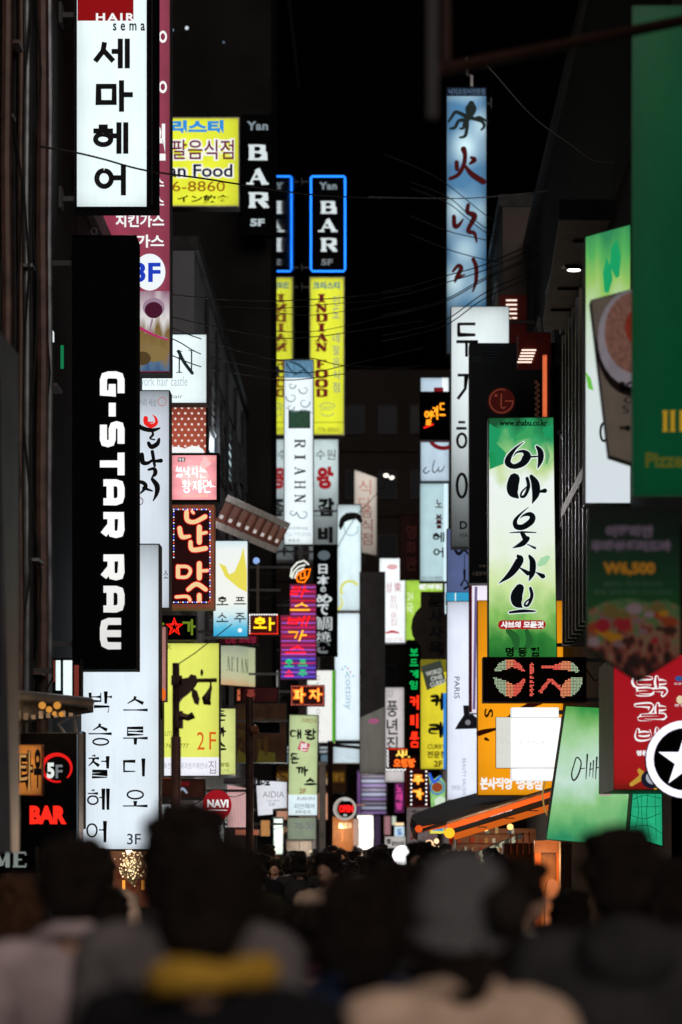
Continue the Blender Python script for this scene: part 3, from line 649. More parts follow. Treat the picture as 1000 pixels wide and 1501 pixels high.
for r in range(9):
    for c in range(13): x = 199 + c*9.7 + (r % 2)*4.9; y = 598 + r*8; q.append([(x + 1.9*math.cos(t*math.pi/4), y + 1.9*math.sin(t*math.pi/4)) for t in range(8)]) if x < 301 else None
s.flat(q, em('dot white', '#f0dcd6', .95), 'polka_dot')['kind'] = 'stuff'; s.disc(258, 664, 18, WHT, ry=9); s.disc(284, 664, 16, WHT, ry=10)
# --- brush lettered octopus restaurant sign
s = Sign('shop_sign', 'tall white sign with black brush lettering and one red flame stroke', 'sign', 131, 572, 249, 892, 30.5, lit('bluish acrylic', '#cdd7e2', 1.0, .2, .06, ramp=[(0,.95),(.7,1),(.88,.85),(1,.5)]), th=.3, fr=1.2, cab=GREYC, wall='L')
B = lambda pts, ws: (pts, ws)
fat = lambda lst, k: [(p, [w*k for w in ws]) for p, ws in lst]
s.strokes([B([(170,380),(175,430),(230,460),(280,430),(275,380),(240,340)], [50,48,45,35,25,4]), B([(205,420),(235,425),(250,412)],[14,12,6])], REDL, ox=190, oy=560, sc=7.14)
s.strokes([B([(40,420),(80,450),(150,490),(240,505),(315,485)],[40,40,40,35,12]), B([(240,520),(245,555),(215,590),(265,605)],[14,20,12,8]), B([(200,640),(230,680),(290,650),(310,600)],[30,42,40,22]),
 B([(130,760),(140,840),(190,850),(240,820)],[40,45,30,18]), B([(240,730),(255,820),(265,880)],[30,28,20]), B([(255,832),(330,825)],[18,38]), B([(200,920),(260,910),(270,960),(235,1000)],[16,30,38,8]),
 B([(60,1080),(100,1050),(150,1060),(170,1100),(120,1165)],[30,32,35,35,10]), B([(150,1112),(240,1142)],[30,10]), B([(240,1020),(290,1090),(285,1170),(250,1245)],[30,50,35,5])], INK, ox=190, oy=560, sc=7.14, extra=1.0)
s.text('먹거리 세상', 198, 585, 230, 596, GRY); s.ring(238, 589, 6, 1.2, em('coral ink','#c98a80',.8), 'print'); s.ring(205, 735, 5, 1.2, em('maroon ink','#7a3a46',.6)); s.text('소', 240, 836, 247, 848, INK)
# --- pink square sign and scrolling LED board
s = Sign('shop_sign', 'small pink square sign in a black frame above the orange LED board', 'sign', 249, 664, 321, 736, 33.5, lit('pink acrylic', '#f19aa0', 1.12, .45, .25, nscale=2), th=.25, fr=3.4, cab=K, wall='L')
s.poly([(283,700),(300,668),(310,680)], em('ray pink','#f7c8c8',1.0)); s.disc(285, 698, 21, em('glow pink','#f8cfcd',1.0), ry=16)
s.han('불낙지는', 257, 684, 303, 700, em('white brush','#ffffff',1.3), 1.5, 'b', horiz=True); s.han('황제면', 266, 704, 312, 722, MATS['white brush'], 1.6, 'b', horiz=True); s.strokes([B([(296,716),(306,712),(316,714)],[2,2,1])], MATS['white brush'])
s.rect(261, 671, 272, 677, INK); s.text('명동', 262, 672, 271, 676.5, WHT, .02); s.text('새로운 맛', 298, 671, 316, 674, em('cream ink','#ffd9a0',1.0)); s.text('본점 LOUNGE', 268, 725, 306, 729, MATS['cream ink'])
s = Sign('led_board', 'orange framed LED board with glowing Korean letters under the pink square sign', 'led sign', 244, 740, 314, 892, 33, mat('led maroon', (0.045, 0.004, 0.006), .5), th=.3, fr=6.5, cab=mat('terracotta metal', (0.55, 0.19, 0.11), .5, 0, .3, 3), wall='L')
LT = [B([(805,325),(808,360),(840,368),(885,345)],[22,22,20,22]), B([(828,322),(835,330)],[14,14]), B([(775,395),(785,432),(818,430)],[22,22,16]), B([(860,390),(860,456)],[24,24]), B([(860,420),(890,414)],[16,16]), B([(822,455),(830,488),(888,482)],[20,22,22]),
 B([(768,560),(768,605)],[20,20]), B([(768,560),(808,562),(822,580),(806,605),(768,606)],[16,16,16,16,16]), B([(860,548),(860,610)],[24,24]), B([(860,580),(895,578)],[16,16]), B([(812,660),(848,636),(888,660)],[20,22,20]), B([(760,692),(808,690),(820,706)],[16,16,16]), B([(860,684),(860,706)],[22,22])]
s.strokes(LT, em('led red halo', '#d8101c', 1.0), 'led_lettering', 0, 640, 2.941, 1.7); s.strokes(LT, em('led amber', '#f2cf98', 1.0), 'led_lettering', 0, 640, 2.941, -.9)
fr = [(255 + i*3.4, 747) for i in range(16)] + [(255 + i*3.4, 883) for i in range(16)] + [(308, 750 + i*4.2) for i in range(32)] + [(255, 750 + i*4.2) for i in range(17)]
s.dots(fr[0::2], .85, em('led white','#dfe8ff',1.6)); s.dots(fr[1::4], .85, em('led blue','#5560ff',1.5)); s.dots(fr[3::4], .85, em('led red dot','#ff5040',1.4))
# --- hof soju sign
s = Sign('shop_sign', 'white sign with a yellow leaf and four Korean characters over light blue water print', 'sign', 312, 792, 364, 934, 42, washes('soju sheet', [(0,'#2a9fd0'),(.10,'#58bfe2'),(.24,'#d6edf0'),(.36,'#f4f6ee'),(.7,'#f3f6ee'),(.9,'#f0f5f2'),(1,'#cfe6ee')], 1.0, .03, 4), th=.3, fr=1.2, cab=GREYC, wall='L')
s.poly([(321,825),(331,830),(336,842),(344,838),(352,820),(357,802),(362,838),(362,868),(350,862),(338,852),(330,845)], em('leaf yellow','#ece05a',.95)); s.han('호', 318, 874, 334, 889, INK, 1.8); s.han('프', 344, 874, 360, 889, INK, 1.8)
s.han('소', 318, 897, 334, 914, INK, 1.8); s.han('주', 344, 897, 360, 914, INK, 1.8); s.disc(352, 924, 3, W2)
# --- green lettered board with a red neon star
s = Sign('neon_board', 'black board with dim green letters and a red neon star', 'neon sign', 231, 902, 288, 938, 35.5, K, th=.25, fr=1.2, cab=DKM, wall='L')
s.han('가', 268, 907, 287, 932, em('green letter','#7d9a2a',.7), 3.2); s.han('갈', 216, 907, 240, 932, MATS['green letter'], 3.2)
star = [(256 + (12.5 if i % 2 == 0 else 5)*math.sin(i*math.pi/5), 919.5 - (13.5 if i % 2 == 0 else 5.4)*math.cos(i*math.pi/5)) for i in range(10)]
s.tubes([star], 1.0, em('red neon','#ff2418',1.6), closed=True); st2 = [(256 + (x-256)*.6, 919.5 + (y-919.5)*.6) for x, y in star]; s.tubes([st2], .6, MATS['red neon'], closed=True)
# --- salmon side panel below
s = Sign('shop_sign', 'narrow salmon pink panel with a red edge and a small orange lamp at its foot', 'sign', 226, 918, 244, 1028, 33.6, lit('salmon acrylic','#b98078',.75,.25,.15), th=.2, fr=.8, cab=mat('oxblood trim',(.2,.03,.03),.5), wall='L')
s.disc(237, 1018, 6, em('amber lamp','#e86a1c',1.0), ry=10)
# --- yellow 2F sign
s = Sign('shop_sign', 'large yellow green sign with orange 2F and a white foot strip, behind the lantern pole', 'sign', 205, 942, 322, 1138, 38, lit('lime acrylic','#d9df63',1.0,.2,.05), th=.3, fr=1, cab=DKM, wall='L')
s.rect(205, 1110, 321, 1137, lit('pale strip','#e6e8f0',1.0,.1,.03)); s.text('2', 289, 1073, 300, 1099, em('orange film','#e2631c',.9)); s.text('F', 307, 1073, 317, 1099, MATS['orange film'])
s.text('CK CUTLET', 226, 1072, 262, 1079, em('olive ink','#9aa03a',.6)); s.text('(02) 763-3777', 226, 1090, 277, 1098, MATS['olive ink'], .01); s.text('카페전문점 제과점카페안내', 234, 1118, 304, 1127, em('lilac ink','#b9b4c8',.8)); s.text('집', 306, 1115, 317, 1134, em('mauve ink','#a9a0b4',.75)); s.text('K', 246, 945, 252, 952, MATS['olive ink'])
s = Sign('shop_sign', 'narrow yellow sign with three black brush characters beside the 2F sign', 'sign', 300, 1038, 346, 1136, 39.5, lit('lime pale','#cdd680',.95,.2,.08), th=.25, fr=.8, cab=DKM, wall='L')
s.han('돈', 320, 1041, 331, 1057, INK, 2.2, 'b'); s.han('까', 319, 1064, 331, 1081, INK, 2.2, 'b'); s.han('스', 319, 1087, 331, 1102, INK, 2.6, 'b'); s.text('전문점', 317, 1118, 336, 1124, MATS['olive ink'], .03); s.text('돈가스우동', 317, 1127, 336, 1131, MATS['olive ink'])
# --- left neon, upper
s = Sign('neon_board', 'small yellow neon character ringed with white bulbs', 'neon sign', 364, 899, 409, 931, 47, mat('neon maroon',(.06,.008,.01),.5), th=.2, fr=.8, cab=K, wall='L')
s.htube('화', 372, 903, 403, 927, em('yellow neon','#ffc61a',1.7), 1.5)
bl = [(366 + i*3.6, y) for i in range(12) for y in (901, 929)] + [(x, 903 + i*3.6) for i in range(8) for x in (366, 407)]
s.dots(bl[0::2], .9, em('bulb white','#ffffff',1.8)); s.dots(bl[1::2], .9, em('bulb red','#ff3018',1.6))
# --- dim red LED strip
s = Sign('led_board', 'dim red LED strip over the long wooden facade sign', 'led sign', 320, 930, 380, 945, 46, mat('led maroon',(.045,.004,.006)), th=.2, fr=.8, cab=K, wall='L')
s.text('간판 노래방', 330, 932, 376, 943, em('led dim red','#8a1c3a',.8), .04)
# --- long facade sign seen in perspective on the left wall
s = Sign('facade_sign', 'long cream and wood grained facade sign running along the left wall', 'sign', 322, 940, 406, 1010, 60, washes('wood print', [(0,'#d7a070'),(.25,'#c9c79a'),(.5,'#c3cba0'),(.75,'#b7c09a'),(1,'#8fa08a')], .85, .3, 3.0, .12), th=.15, fr=1, cab=DKM, plane=(Vector((-3.2, 0, 0)), Vector((1, 0, 0))), poly=[(322,942),(406,954),(406,1010),(322,1004)])
for i, ch in enumerate('ASIAN'): s.slabs(ch if ch != 'S' else 'E', 332 + i*6.4, 960 + i, 337.5 + i*6.4, 985 + i, em('grey wood ink','#5d6a58',.5), 1.3)
for i, ch in enumerate('MIND'): s.slabs(ch, 374 + i*6, 966 + i, 379 + i*6, 990, MATS['grey wood ink'], 1.3)
s = Sign('led_board', 'red LED ticker under the long wooden facade sign', 'led sign', 318, 1007, 408, 1030, 56, mat('led maroon',(.045,.004,.006)), th=.2, fr=1, cab=K)
s.rect(334, 1009, 341, 1028, em('led hot','#ff4a18',1.4)); s.text('영업', 342, 1010, 352, 1027, em('led orange','#d06a48',1.0), .05); s.text('중', 362, 1011, 374, 1027, em('led brownred','#8a3a30',.9), .04)
# --- unlit brown signs
s = Sign('shop_sign', 'unlit brown sign with faint ochre characters behind the second pole', 'sign', 346, 1030, 420, 1118, 52, mat('brown acrylic',(.07,.035,.02),.3,0,.3,4), th=.3, fr=1, cab=DKM, wall='L')
OC = em('ochre ink','#4a3416',.5); s.han('돈까스', 348, 1040, 360, 1110, OC, 2, 'b'); s.han('카페', 376, 1046, 392, 1110, OC, 2, 'b')
s.poly([(345,1118),(350,1098),(372,1118)], em('dim olive','#57501c',.5)); s.poly([(376,1118),(380,1100),(404,1104),(404,1118)], MATS['dim olive'])
s = Sign('shop_sign', 'small white square sign with thin serif capitals and a plaque at its corner', 'sign', 375, 1143, 421, 1196, 44, lit('aidia white','#dfe2ea',.85,.2,.06), th=.15, fr=.5, cab=GREYC, poly=[(375,1143),(421,1146),(421,1184),(400,1186),(400,1194),(378,1196)], wall='L')
s.text('AIDIA', 385, 1160, 417, 1169, em('rose grey ink','#a8a4ae',.7)); s.text('hair salon', 392, 1172, 410, 1175, MATS['rose grey ink']); s.text('로데오', 376, 1140, 396, 1153, INK, .08); s.text('2F', 393, 1177, 404, 1181, MATS['rose grey ink'])
# --- black bar name letters without neon
s = Sign('shop_sign', 'unlit black sign with white slab letters BAR and 5F, beside the upper yellow sign', 'sign', 354, 168, 399, 345, 60.3, K, th=.3, fr=.5, cab=K)
BW = em('bar white','#d9e4e6',.95); s.text('Yan', 362, 178, 393, 191, em('dim white','#8fa0a8',.7), .04, sp=1.1)
s.slabs('B', 363, 211, 391, 236, BW, 8.0); s.slabs('A', 362, 246, 394, 272, BW, 8.0); s.slabs('R', 363, 281, 395, 306, BW, 8.0); s.text('5F', 367, 321, 388, 332, em('off white','#b8c6ca',.85), .05)
# --- upper yellow restaurant sign
s = Sign('shop_sign', 'upper yellow square sign with blue, purple and black lettering and a phone number', 'sign', 218, 172, 351, 303, 48, YEL, th=.35, fr=1.6, cab=GREYC, bez=mat('pale trim',(.5,.5,.3),.5), wall='L')
s.text('크리스티', 222, 176, 328, 196, em('sky film','#2f8fe0',.95), .06); s.text('네팔음식점', 228, 203, 344, 236, em('white outline','#f4f4f0',1.0), .10); s.text('네팔음식점', 229, 205, 343, 234, em('plum film','#7c1240',.7), .012)
s.text('Indian Food', 205, 240, 343, 262, MATS['white outline'], .10); s.text('Indian Food', 206, 241, 341, 260, NAVY, .02); s.text('756-8860', 225, 266, 330, 281, em('rust film','#a05018',.8), .0); s.text('イン飲食', 260, 286, 337, 299, em('olive dark','#4a4a18',.4), .03)
# --- tall far-left neon BAR + yellow stack
s = Sign('neon_sign', 'black sign outlined in blue neon with white slab letters BAR', 'neon sign', 454, 257, 507, 400, 80, K, th=.4, fr=.5, cab=K, wall='L')
NB = em('blue neon','#1f7cff',2.6); s.tubes([[(456,261),(458,259),(504,259),(506,261),(506,395),(504,398),(458,398),(456,395)]], 1.35, NB, closed=True)
s.text('Yan', 468, 267, 494, 278, MATS['dim white'], .04, sp=1.1); s.slabs('B', 469, 294, 493, 314, BW, 6.4); s.slabs('A', 467, 320, 495, 341, BW, 6.4); s.slabs('R', 469, 348, 495, 370, BW, 6.4); s.text('5F', 471, 380, 488, 389, GRY, .04)
s = Sign('shop_sign', 'tall yellow sign with red slab letters reading INDIAN FOOD down its face', 'sign', 454, 406, 505, 638, 80, YEL, th=.4, fr=1.4, cab=GREYC, bez=MATS['pale trim'], wall='L')
s.text('크리스티', 459, 413, 498, 424, em('teal film','#2a7a9a',.8), .04); RR = em('indian red','#7e1420',.65)
s.slabs('INDIAN', 463, 430, 480, 516, RR, 5.6, gap=.22); s.slabs('FOOD', 463, 527, 480, 583, RR, 5.6, gap=.22); VI = em('violet ink','#7f86a8',.75)
s.vtext('인도 네팔음식점', 488, 432, 498, 577, VI, 0, .2); s.ring(480, 598, 12, 1.2, em('yellow ink','#9ab08a',.8), a0=190, a1=350, ry=7); s.text('CHRISTY', 470, 596, 490, 602, MATS['yellow ink']); s.ring(480, 604, 10, 1.2, MATS['yellow ink'], a0=20, a1=160, ry=6); s.text('776-8860', 466, 627, 497, 633, em('yellow brown','#8a8a30',.8)); s.rect(455, 619, 504, 620, MATS['yellow brown'])
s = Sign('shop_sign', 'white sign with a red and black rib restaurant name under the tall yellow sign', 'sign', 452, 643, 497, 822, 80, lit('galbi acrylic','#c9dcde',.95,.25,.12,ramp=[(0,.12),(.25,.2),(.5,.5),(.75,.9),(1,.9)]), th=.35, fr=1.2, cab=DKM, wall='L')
s.text('수원', 463, 659, 492, 674, INK, .0); s.text('왕', 464, 684, 489, 717, em('wang red','#a8121c',.8), .06); s.text('갈', 466, 730, 490, 757, INK, .07); s.text('비', 466, 772, 488, 796, INK, .07)
# --- RIAHN
s = Sign('shop_sign', 'slim white sign with scrolls, a green plaque and thin serif letters reading downwards', 'sign', 416, 527, 460, 799, 62, lit('riahn acrylic','#e2eef2',1.0,.2,.05), th=.25, fr=1.2, cab=GREYC, wall='L')
s.rect(417.5, 528, 458.5, 554, lit('blue marble','#5d8fae',.75,.2,.5,nscale=8)); SL = em('scroll grey','#8fa2ac',.7)
s.strokes([B([(420,533),(432,548),(445,543),(456,551)],[2,2,2,2]), B([(425,530),(440,536),(452,548)],[2,3,2])], em('marble dark','#294f66',.5))
sp = lambda cx, cy, r, d=1: B([(cx + d*r*(1-t/9)*math.cos(t*.75), cy + r*(1-t/9)*math.sin(t*.75)) for t in range(8)],[2,1.6,1.2,.8])
s.strokes([sp(428,565,6), sp(446,571,8,-1), sp(428,582,9,-1), sp(446,590,9), sp(426,597,6), sp(429,751,6), sp(445,753,9,-1), B([(420,598),(432,604),(446,601),(458,606)],[1,1.3,1.3,1])], SL)
s.rect(423, 602, 455, 628, K); s.poly([(424,606),(427,603),(451,603),(454,606),(454,624),(451,627),(427,627),(424,624)], lit('plaque green','#12412c',.8,.3,.6,nscale=12))
s.slabs('RIAHN', 432, 640, 448, 741, em('charcoal ink','#2b3338',.2), 3.0, rot=True, gap=.38)
s.text('리안헤어샵', 422, 772, 452, 777, GRY); s.text('Tel. 777-0733', 420, 781, 455, 786, em('light ink','#aebbc2',.8)); s.text('명동점', 423, 790, 439, 795, GRY)
# --- Japanese black sign
s = Sign('shop_sign', 'black sign with white Japanese brush lettering down its face', 'sign', 459, 798, 495, 962, 66, K, th=.25, fr=.8, cab=K, wall='L')
JW = em('calligraphy white','#d6dde0',.9); s.disc(475, 814, 9, em('stone grey','#6c7a82',.6), ry=7)
for ch, (a, b, c, d) in zip('日本のめで', ((467,827,480,841), (465,843,483,858), (470,860,478,868), (463,871,487,884), (465,885,483,902))): s.text(ch, a, b, c, d, JW, .03)
s.text('鯛', 461, 904, 487, 924, JW, .0); s.text('焼', 463, 926, 485, 940, JW, .0); s.text('き', 464, 938, 484, 958, em('fading white','#8a9094',.6), .05)
# --- hair model signs
s = Sign('shop_sign', 'white portrait sign, dark haired head at its top, yellow curls at its bottom', 'sign', 494, 739, 530, 896, 76, lit('ice acrylic','#d9eef2',1.0,.25,.1,ramp=[(0,.85),(.5,1),(.8,1),(1,.6)]), th=.3, fr=1.2, cab=GREYC, wall='L')
s.strokes([B([(499,772),(503,762),(512,757),(524,757),(529,764)],[5,9,11,9,6]), B([(499,776),(502,768)],[2,6]), B([(505,758),(508,753)],[1,3])], INK, 'print'); s.ring(515, 775, 10, 1.5, em('face line','#9cc0ca',.9), a0=-20, a1=200)
s.ring(513, 865, 13, 4, em('curl yellow','#dfe27a',.95), a0=150, a1=330); s.strokes([B([(497,893),(502,885),(499,875)],[4,3,2])], MATS['curl yellow'])
s = Sign('shop_sign', 'white sign with small blue Latin lettering turned sideways, under the portrait sign', 'sign', 490, 898, 528, 1086, 75, lit('cot acrylic','#dcebf2',1.02,.18,.05), th=.3, fr=1, cab=GREYC, wall='L')
s.text('cottiny', 503, 988, 516, 1040, em('powder blue','#9dc0d4',.9), .0, rot=True)
for i, (x, y, c) in enumerate(((506,977,'#3ab0c8'),(510,980,'#c85a8a'),(502,981,'#4a90c0'),(514,985,'#c85a8a'),(518,991,'#7aa8c0'),(509,986,'#4ab89a'))): s.disc(x, y, 1.3, em('dot %d' % i, c, .9))
s = Sign('shop_sign', 'small blank white sign just under the sideways blue lettering', 'sign', 488, 1090, 528, 1119, 76, lit('fog acrylic','#c3d4dc',.95,.3,.12), th=.3, fr=.8, cab=GREYC, wall='L')
s = Sign('shop_sign', 'white sign with a bright green edge and thin grey capitals turned sideways', 'sign', 450, 982, 492, 1089, 72, lit('olive white','#e6e6e2',1.0,.12,.05), th=.3, fr=.8, cab=GREYC, wall='L')
s.rect(487, 983, 491.5, 1088, em('edge green','#4faa14',.95)); s.text('OLIVE YOUNG', 464, 990, 469, 1075, em('thin grey','#9a9a96',.8), rot=True, sp=1.3)
# --- Las Vegas neon
s = Sign('neon_sign', 'magenta striped neon sign with red and yellow letters, under a turbaned emblem', 'neon sign', 411, 856, 464, 996, 58, mat('neon board',(.35,.03,.16),.5), th=.25, fr=.4, cab=K, nobez=True, poly=[(425,856),(464,856),(464,996),(411,996),(411,902),(425,902)], wall='L')
s.flat([[(426,857),(463,857),(463,902),(426,902)],[(412,902),(463,902),(463,962),(412,962)]], lit('magenta glow','#8a1048',.6,.1,.2)); s.flat([[(412,962),(463,962),(463,995),(412,995)]], lit('purple glow','#4a2488',.7,.1,.2))  # backboard glow put into its colour in place of tube light
cs = [em('neon violet','#a868f0',1.3), em('neon magenta','#ff2a8a',1.2), em('neon crimson','#ff2030',1.2), em('neon indigo','#6a62ff',1.2)]
for i in range(21):
    y = 861 + i*6.55; m = cs[(0, 1, 0, 2)[i % 4]] if y < 958 else cs[(3, 2, 3, 0)[i % 4]]; s.tubes([[(427 if y < 902 else 413, y), (462.5, y)]], .5, m, off=.03)
NR = em('neon scarlet','#ff1c10',1.7); NY = em('neon yellow','#ffb01c',1.7); NG = em('neon green','#18c46a',1.3)
for ch, a, b, c, d, m in (('라',426,859,452,876,NR), ('스',427,883,456,897,NY), ('베',422,903,452,918,NR), ('가',420,924,450,940,NY), ('스',420,946,450,960,NR)): 
    s.htube(ch, a, b, c, d, m, 1.15, gap=.0, shear=.35)
for ch, a, b, c, d, m in (('호',417,967,431,978,NG), ('프',437,967,451,978,NG), ('소',417,982,431,992,NR), ('주',437,982,451,992,NG)): s.htube(ch, a, b, c, d, m, .8, gap=0)
e = Sign('neon_emblem', 'white and orange neon head shape standing on top of the magenta neon sign', 'neon sign', 425, 820, 455, 856, 58, None, th=.08, fr=.4, cab=K, nobez=True, wall='L', poly=[(427,850),(425,836),(432,824),(445,820),(454,828),(455,842),(450,854),(436,856)])
e.tubes([[(426,846),(428,834),(436,825),(446,822),(453,828)], [(428,848),(431,838),(438,831),(448,828)], [(432,848),(436,838),(446,833)]], 1.3, em('neon white','#e8ece0',1.1)); e.tubes([[(434,846),(437,853),(446,854),(452,846),(455,834),(446,836),(438,842),(434,846)], [(441,842),(441,849)], [(447,838),(447,848)], [(440,849),(450,846)]], 1.2, em('neon orange','#ff7a10',1.6))
MB().box(e.M(437, 820, -.2), e.M(444, 800, -.1)).build('post', GREYC, e.o)
# --- pizza led
s = Sign('led_board', 'small dark board of yellow LED characters with red bulbs round its rim', 'led sign', 426, 1004, 476, 1035, 57, mat('led maroon',(.045,.004,.006)), th=.2, fr=.6, cab=K, wall='L')
s.han('파', 431, 1007, 447, 1031, em('led yellowred','#ff6a20',1.5), 4.2); s.han('자', 454, 1008, 472, 1029, MATS['led yellowred'], 3.6); s.han('파', 432, 1008, 446, 1030, em('led yellow','#ffd25a',1.4), 1.8); s.han('자', 455, 1009, 471, 1028, MATS['led yellow'], 1.6)
fr = [(428 + i*3.6, y) for i in range(14) for y in (1006, 1033)] + [(x, 1009 + i*3.6) for i in range(7) for x in (428, 474)]; s.dots(fr, .7, em('led rim','#ff7a60',1.2))
# --- green katsu sign
s = Sign('shop_sign', 'pale green sign with black brush characters, red seal and white foot strip', 'sign', 422, 1047, 467, 1196, 50, lit('celadon acrylic','#b6c894',.92,.3,.1), th=.25, fr=1, cab=GREYC, wall='L', poly=[(424,1047),(467,1048),(465,1196),(422,1196)])
s.han('대', 427, 1068, 442, 1084, INK, 2.3, 'b'); s.han('왕', 447, 1067, 463, 1085, INK, 2.3, 'b'); s.poly([(441,1086),(455,1091),(450,1103),(436,1098)], em('seal red','#d0506a',.85)); s.text('본', 440, 1089, 451, 1100, WHT, .02)
s.han('돈', 426, 1104, 438, 1120, INK, 2.3, 'b'); s.han('까', 434, 1122, 452, 1138, INK, 2.5, 'b'); s.han('스', 447, 1139, 463, 1153, INK, 2.8, 'b'); s.text('2F', 439, 1156, 449, 1163, em('rust ink','#a0622a',.7), .02); s.text('카페안내', 442, 1053, 464, 1060, MATS['rust ink'])
s.rect(423, 1165, 465, 1195, lit('foot white','#d5e8ee',.95,.1,.05)); s.text('RIAHN', 436, 1168, 461, 1173, GRY); s.text('리안헤어', 432, 1178, 461, 1186, em('steel ink','#5d7482',.5)); s.text('BRIDE', 434, 1188, 456, 1192, GRY)
s = Sign('shop_sign', 'dim greenish sign with faint marks directly under the pale green one', 'sign', 421, 1198, 464, 1231, 52, lit('sage acrylic','#8d9a84',.7,.3,.15), th=.2, fr=.8, cab=GREYC, wall='L'); s.text('70-30', 432, 1206, 460, 1216, GRY, .02)
# --- dark gray blade and neighbours
s = Sign('shop_sign', 'wide unlit slate grey blade sign, its lower half catching light', 'sign', 527, 838, 565, 1134, 68, mat('slate panel',(.06,.055,.062),.35,.2,.2,3), th=.4, fr=.8, cab=mat('slate cabinet',(.05,.05,.055),.5))
s.flat([[(528,1052),(564,1036),(564,1133),(528,1133)]], lit('taupe sheet','#77756c',.55,.25,.2)); s.disc(548, 1057, 8, em('pink glow patch','#c46a98',.6), ry=4)  # light on the lower half and the pink glow are laid on as glowing patches
s = Sign('facade_sign', 'beige lit facade sign with red characters, slanting away high in the middle', 'sign', 519, 688, 553, 815, 90, lit('beige acrylic','#d8ccc0',.9,.3,.1,ramp=[(0,.3),(.4,.55),(1,1)]), th=.2, fr=.8, cab=DKM, poly=[(519,688),(553,700),(553,815),(519,808)])
s.vtext('식당', 526, 702, 544, 752, em('rose ink','#c98a80',.8)); s.vtext('음식점', 530, 740, 546, 800, em('brick ink','#8a4a40',.6))
MB().box(P(553, 698, 90), P(562, 694, 90) + Vector((0,.2,0))).build('bracket', DKM, s.o)
for i, x in enumerate((566, 574)):
    o = MB().ball(P(x, 697 + i*3, 89), (.10, .10, .07), 8, 5).build('spotlight_head', em('tiny spot','#fff6e8',2.2), s.o)
s = Sign('shop_sign', 'white sign with small pink flowers and fine red lettering', 'sign', 556, 818, 595, 943, 78, W2, th=.3, fr=.8, cab=GREYC, poly=[(556,818),(587,818),(587,850),(595,850),(595,943),(564,943),(564,838),(556,838)])
s.disc(575, 831, 8, em('petal pink','#e8b4b8',.95), ry=4); PK = em('rose red ink','#c25a6a',.85); s.text('삼', 566, 853, 575, 868, PK); s.text('樂', 578, 853, 588, 868, PK); s.vtext('참이슬집', 572, 872, 582, 918, em('pale rose ink','#d8a8ae',.9)); s.strokes([B([(566,928),(575,926),(585,928)],[2,4,2])], em('strawberry','#c8283a',.9)); s.text('02-776', 567, 935, 590, 940, MATS['pale rose ink'])
s = Sign('shop_sign', 'unlit dark red sign with ghostly characters near the middle of the street', 'sign', 586, 754, 618, 849, 66, mat('dried blood acrylic',(.04,.012,.010),.35,0,.3,4), th=.3, fr=.8, cab=K); s.vtext('영화관', 595, 768, 611, 838, em('ghost ink','#3a1a16',.5), .03)
s = Sign('shop_sign', 'lime green sign with white lettering half hidden behind the round dark one', 'sign', 594, 849, 650, 940, 70, lit('apple acrylic','#a4cf4a',.95,.2,.2), th=.3, fr=.8, cab=GREYC); s.text('편의점', 614, 856, 648, 864, WHT, .05); s.text('24', 597, 868, 606, 880, em('pale green ink','#d6ecb0',1), .04); s.text('국', 596, 884, 606, 900, MATS['pale green ink'], .04)
c_ = [(617,867),(656,867),(656,968),(618,968)] + [(640 - 37*math.cos(t), 918 - 37*math.sin(t)) for t in [-.9 + .3*k for k in range(7)]]
s = Sign('shop_sign', 'unlit brown black sign with a rounded bulging left side', 'sign', 603, 867, 656, 968, 60, mat('umber acrylic',(.03,.022,.016),.4,0,.3,4), th=.3, fr=.6, cab=K, poly=c_, nobez=True); s.vtext('본사사옥', 628, 868, 650, 962, INK, .05)
s = Sign('shop_sign', 'yellow curry sign with large black characters and a tilted slate square on it', 'sign', 616, 966, 666, 1128, 57, lit('mustard acrylic','#d8c828',.95,.3,.1), th=.3, fr=.8, cab=DKM)
s.rect(617, 967, 655, 985, em('olive band','#8a8420',.6)); s.han('커', 632, 1015, 650, 1042, INK, 4.2, 'b'); s.han('레', 630, 1058, 652, 1082, INK, 4.4, 'b'); s.text('CURRY', 627, 1091, 653, 1098, em('brown ink','#6a5a18',.5), .02); s.text('전문점', 626, 1101, 654, 1111, MATS['brown ink'], .03); s.text('2F', 636, 1115, 649, 1124, MATS['brown ink'], .03)
s.poly([(617,977),(646,968),(654,999),(626,1012)], em('slate square','#4a5248',.55)); 
for i, (t, a, c) in enumerate((('WORLD',624,648),('ONE',631,649),('CURRY',630,654))): s.text(t, a, 983 + i*8 - 1, c, 989 + i*8, em('slate white','#c8ccc4',.8), .04, tilt=-.26)
s.rect(650, 1016, 655.5, 1128, lit('blue edge','#2a7ed0',.95,.1,.2))
s = Sign('neon_sign', 'narrow black sign with green neon letters above red neon letters', 'neon sign', 597, 938, 619, 1108, 61, K, th=.25, fr=.5, cab=K)
s.htube('보드게임', 601, 948, 613, 1012, em('neon emerald','#10b858',1.1), 1.1, gap=.3); s.htube('커피룸', 601, 1016, 614, 1098, em('neon tomato','#ff3018',1.5), 1.6, gap=.25)
s = Sign('shop_sign', 'white sign with heavy black brush characters reading down, behind the yellow LED box', 'sign', 564, 1007, 593, 1147, 72, lit('parchment acrylic','#cfc8c8',.85,.3,.1), th=.3, fr=.8, cab=GREYC); s.vtext('풍년집', 567, 1026, 583, 1104, INK, .015, .1); s.text('02-3', 568, 1012, 576, 1022, GRY)
s = Sign('led_board', 'crowded yellow and red LED box with white bulbs at its foot', 'led sign', 566, 1096, 613, 1130, 63, mat('led maroon',(.045,.004,.006)), th=.2, fr=.6, cab=K)
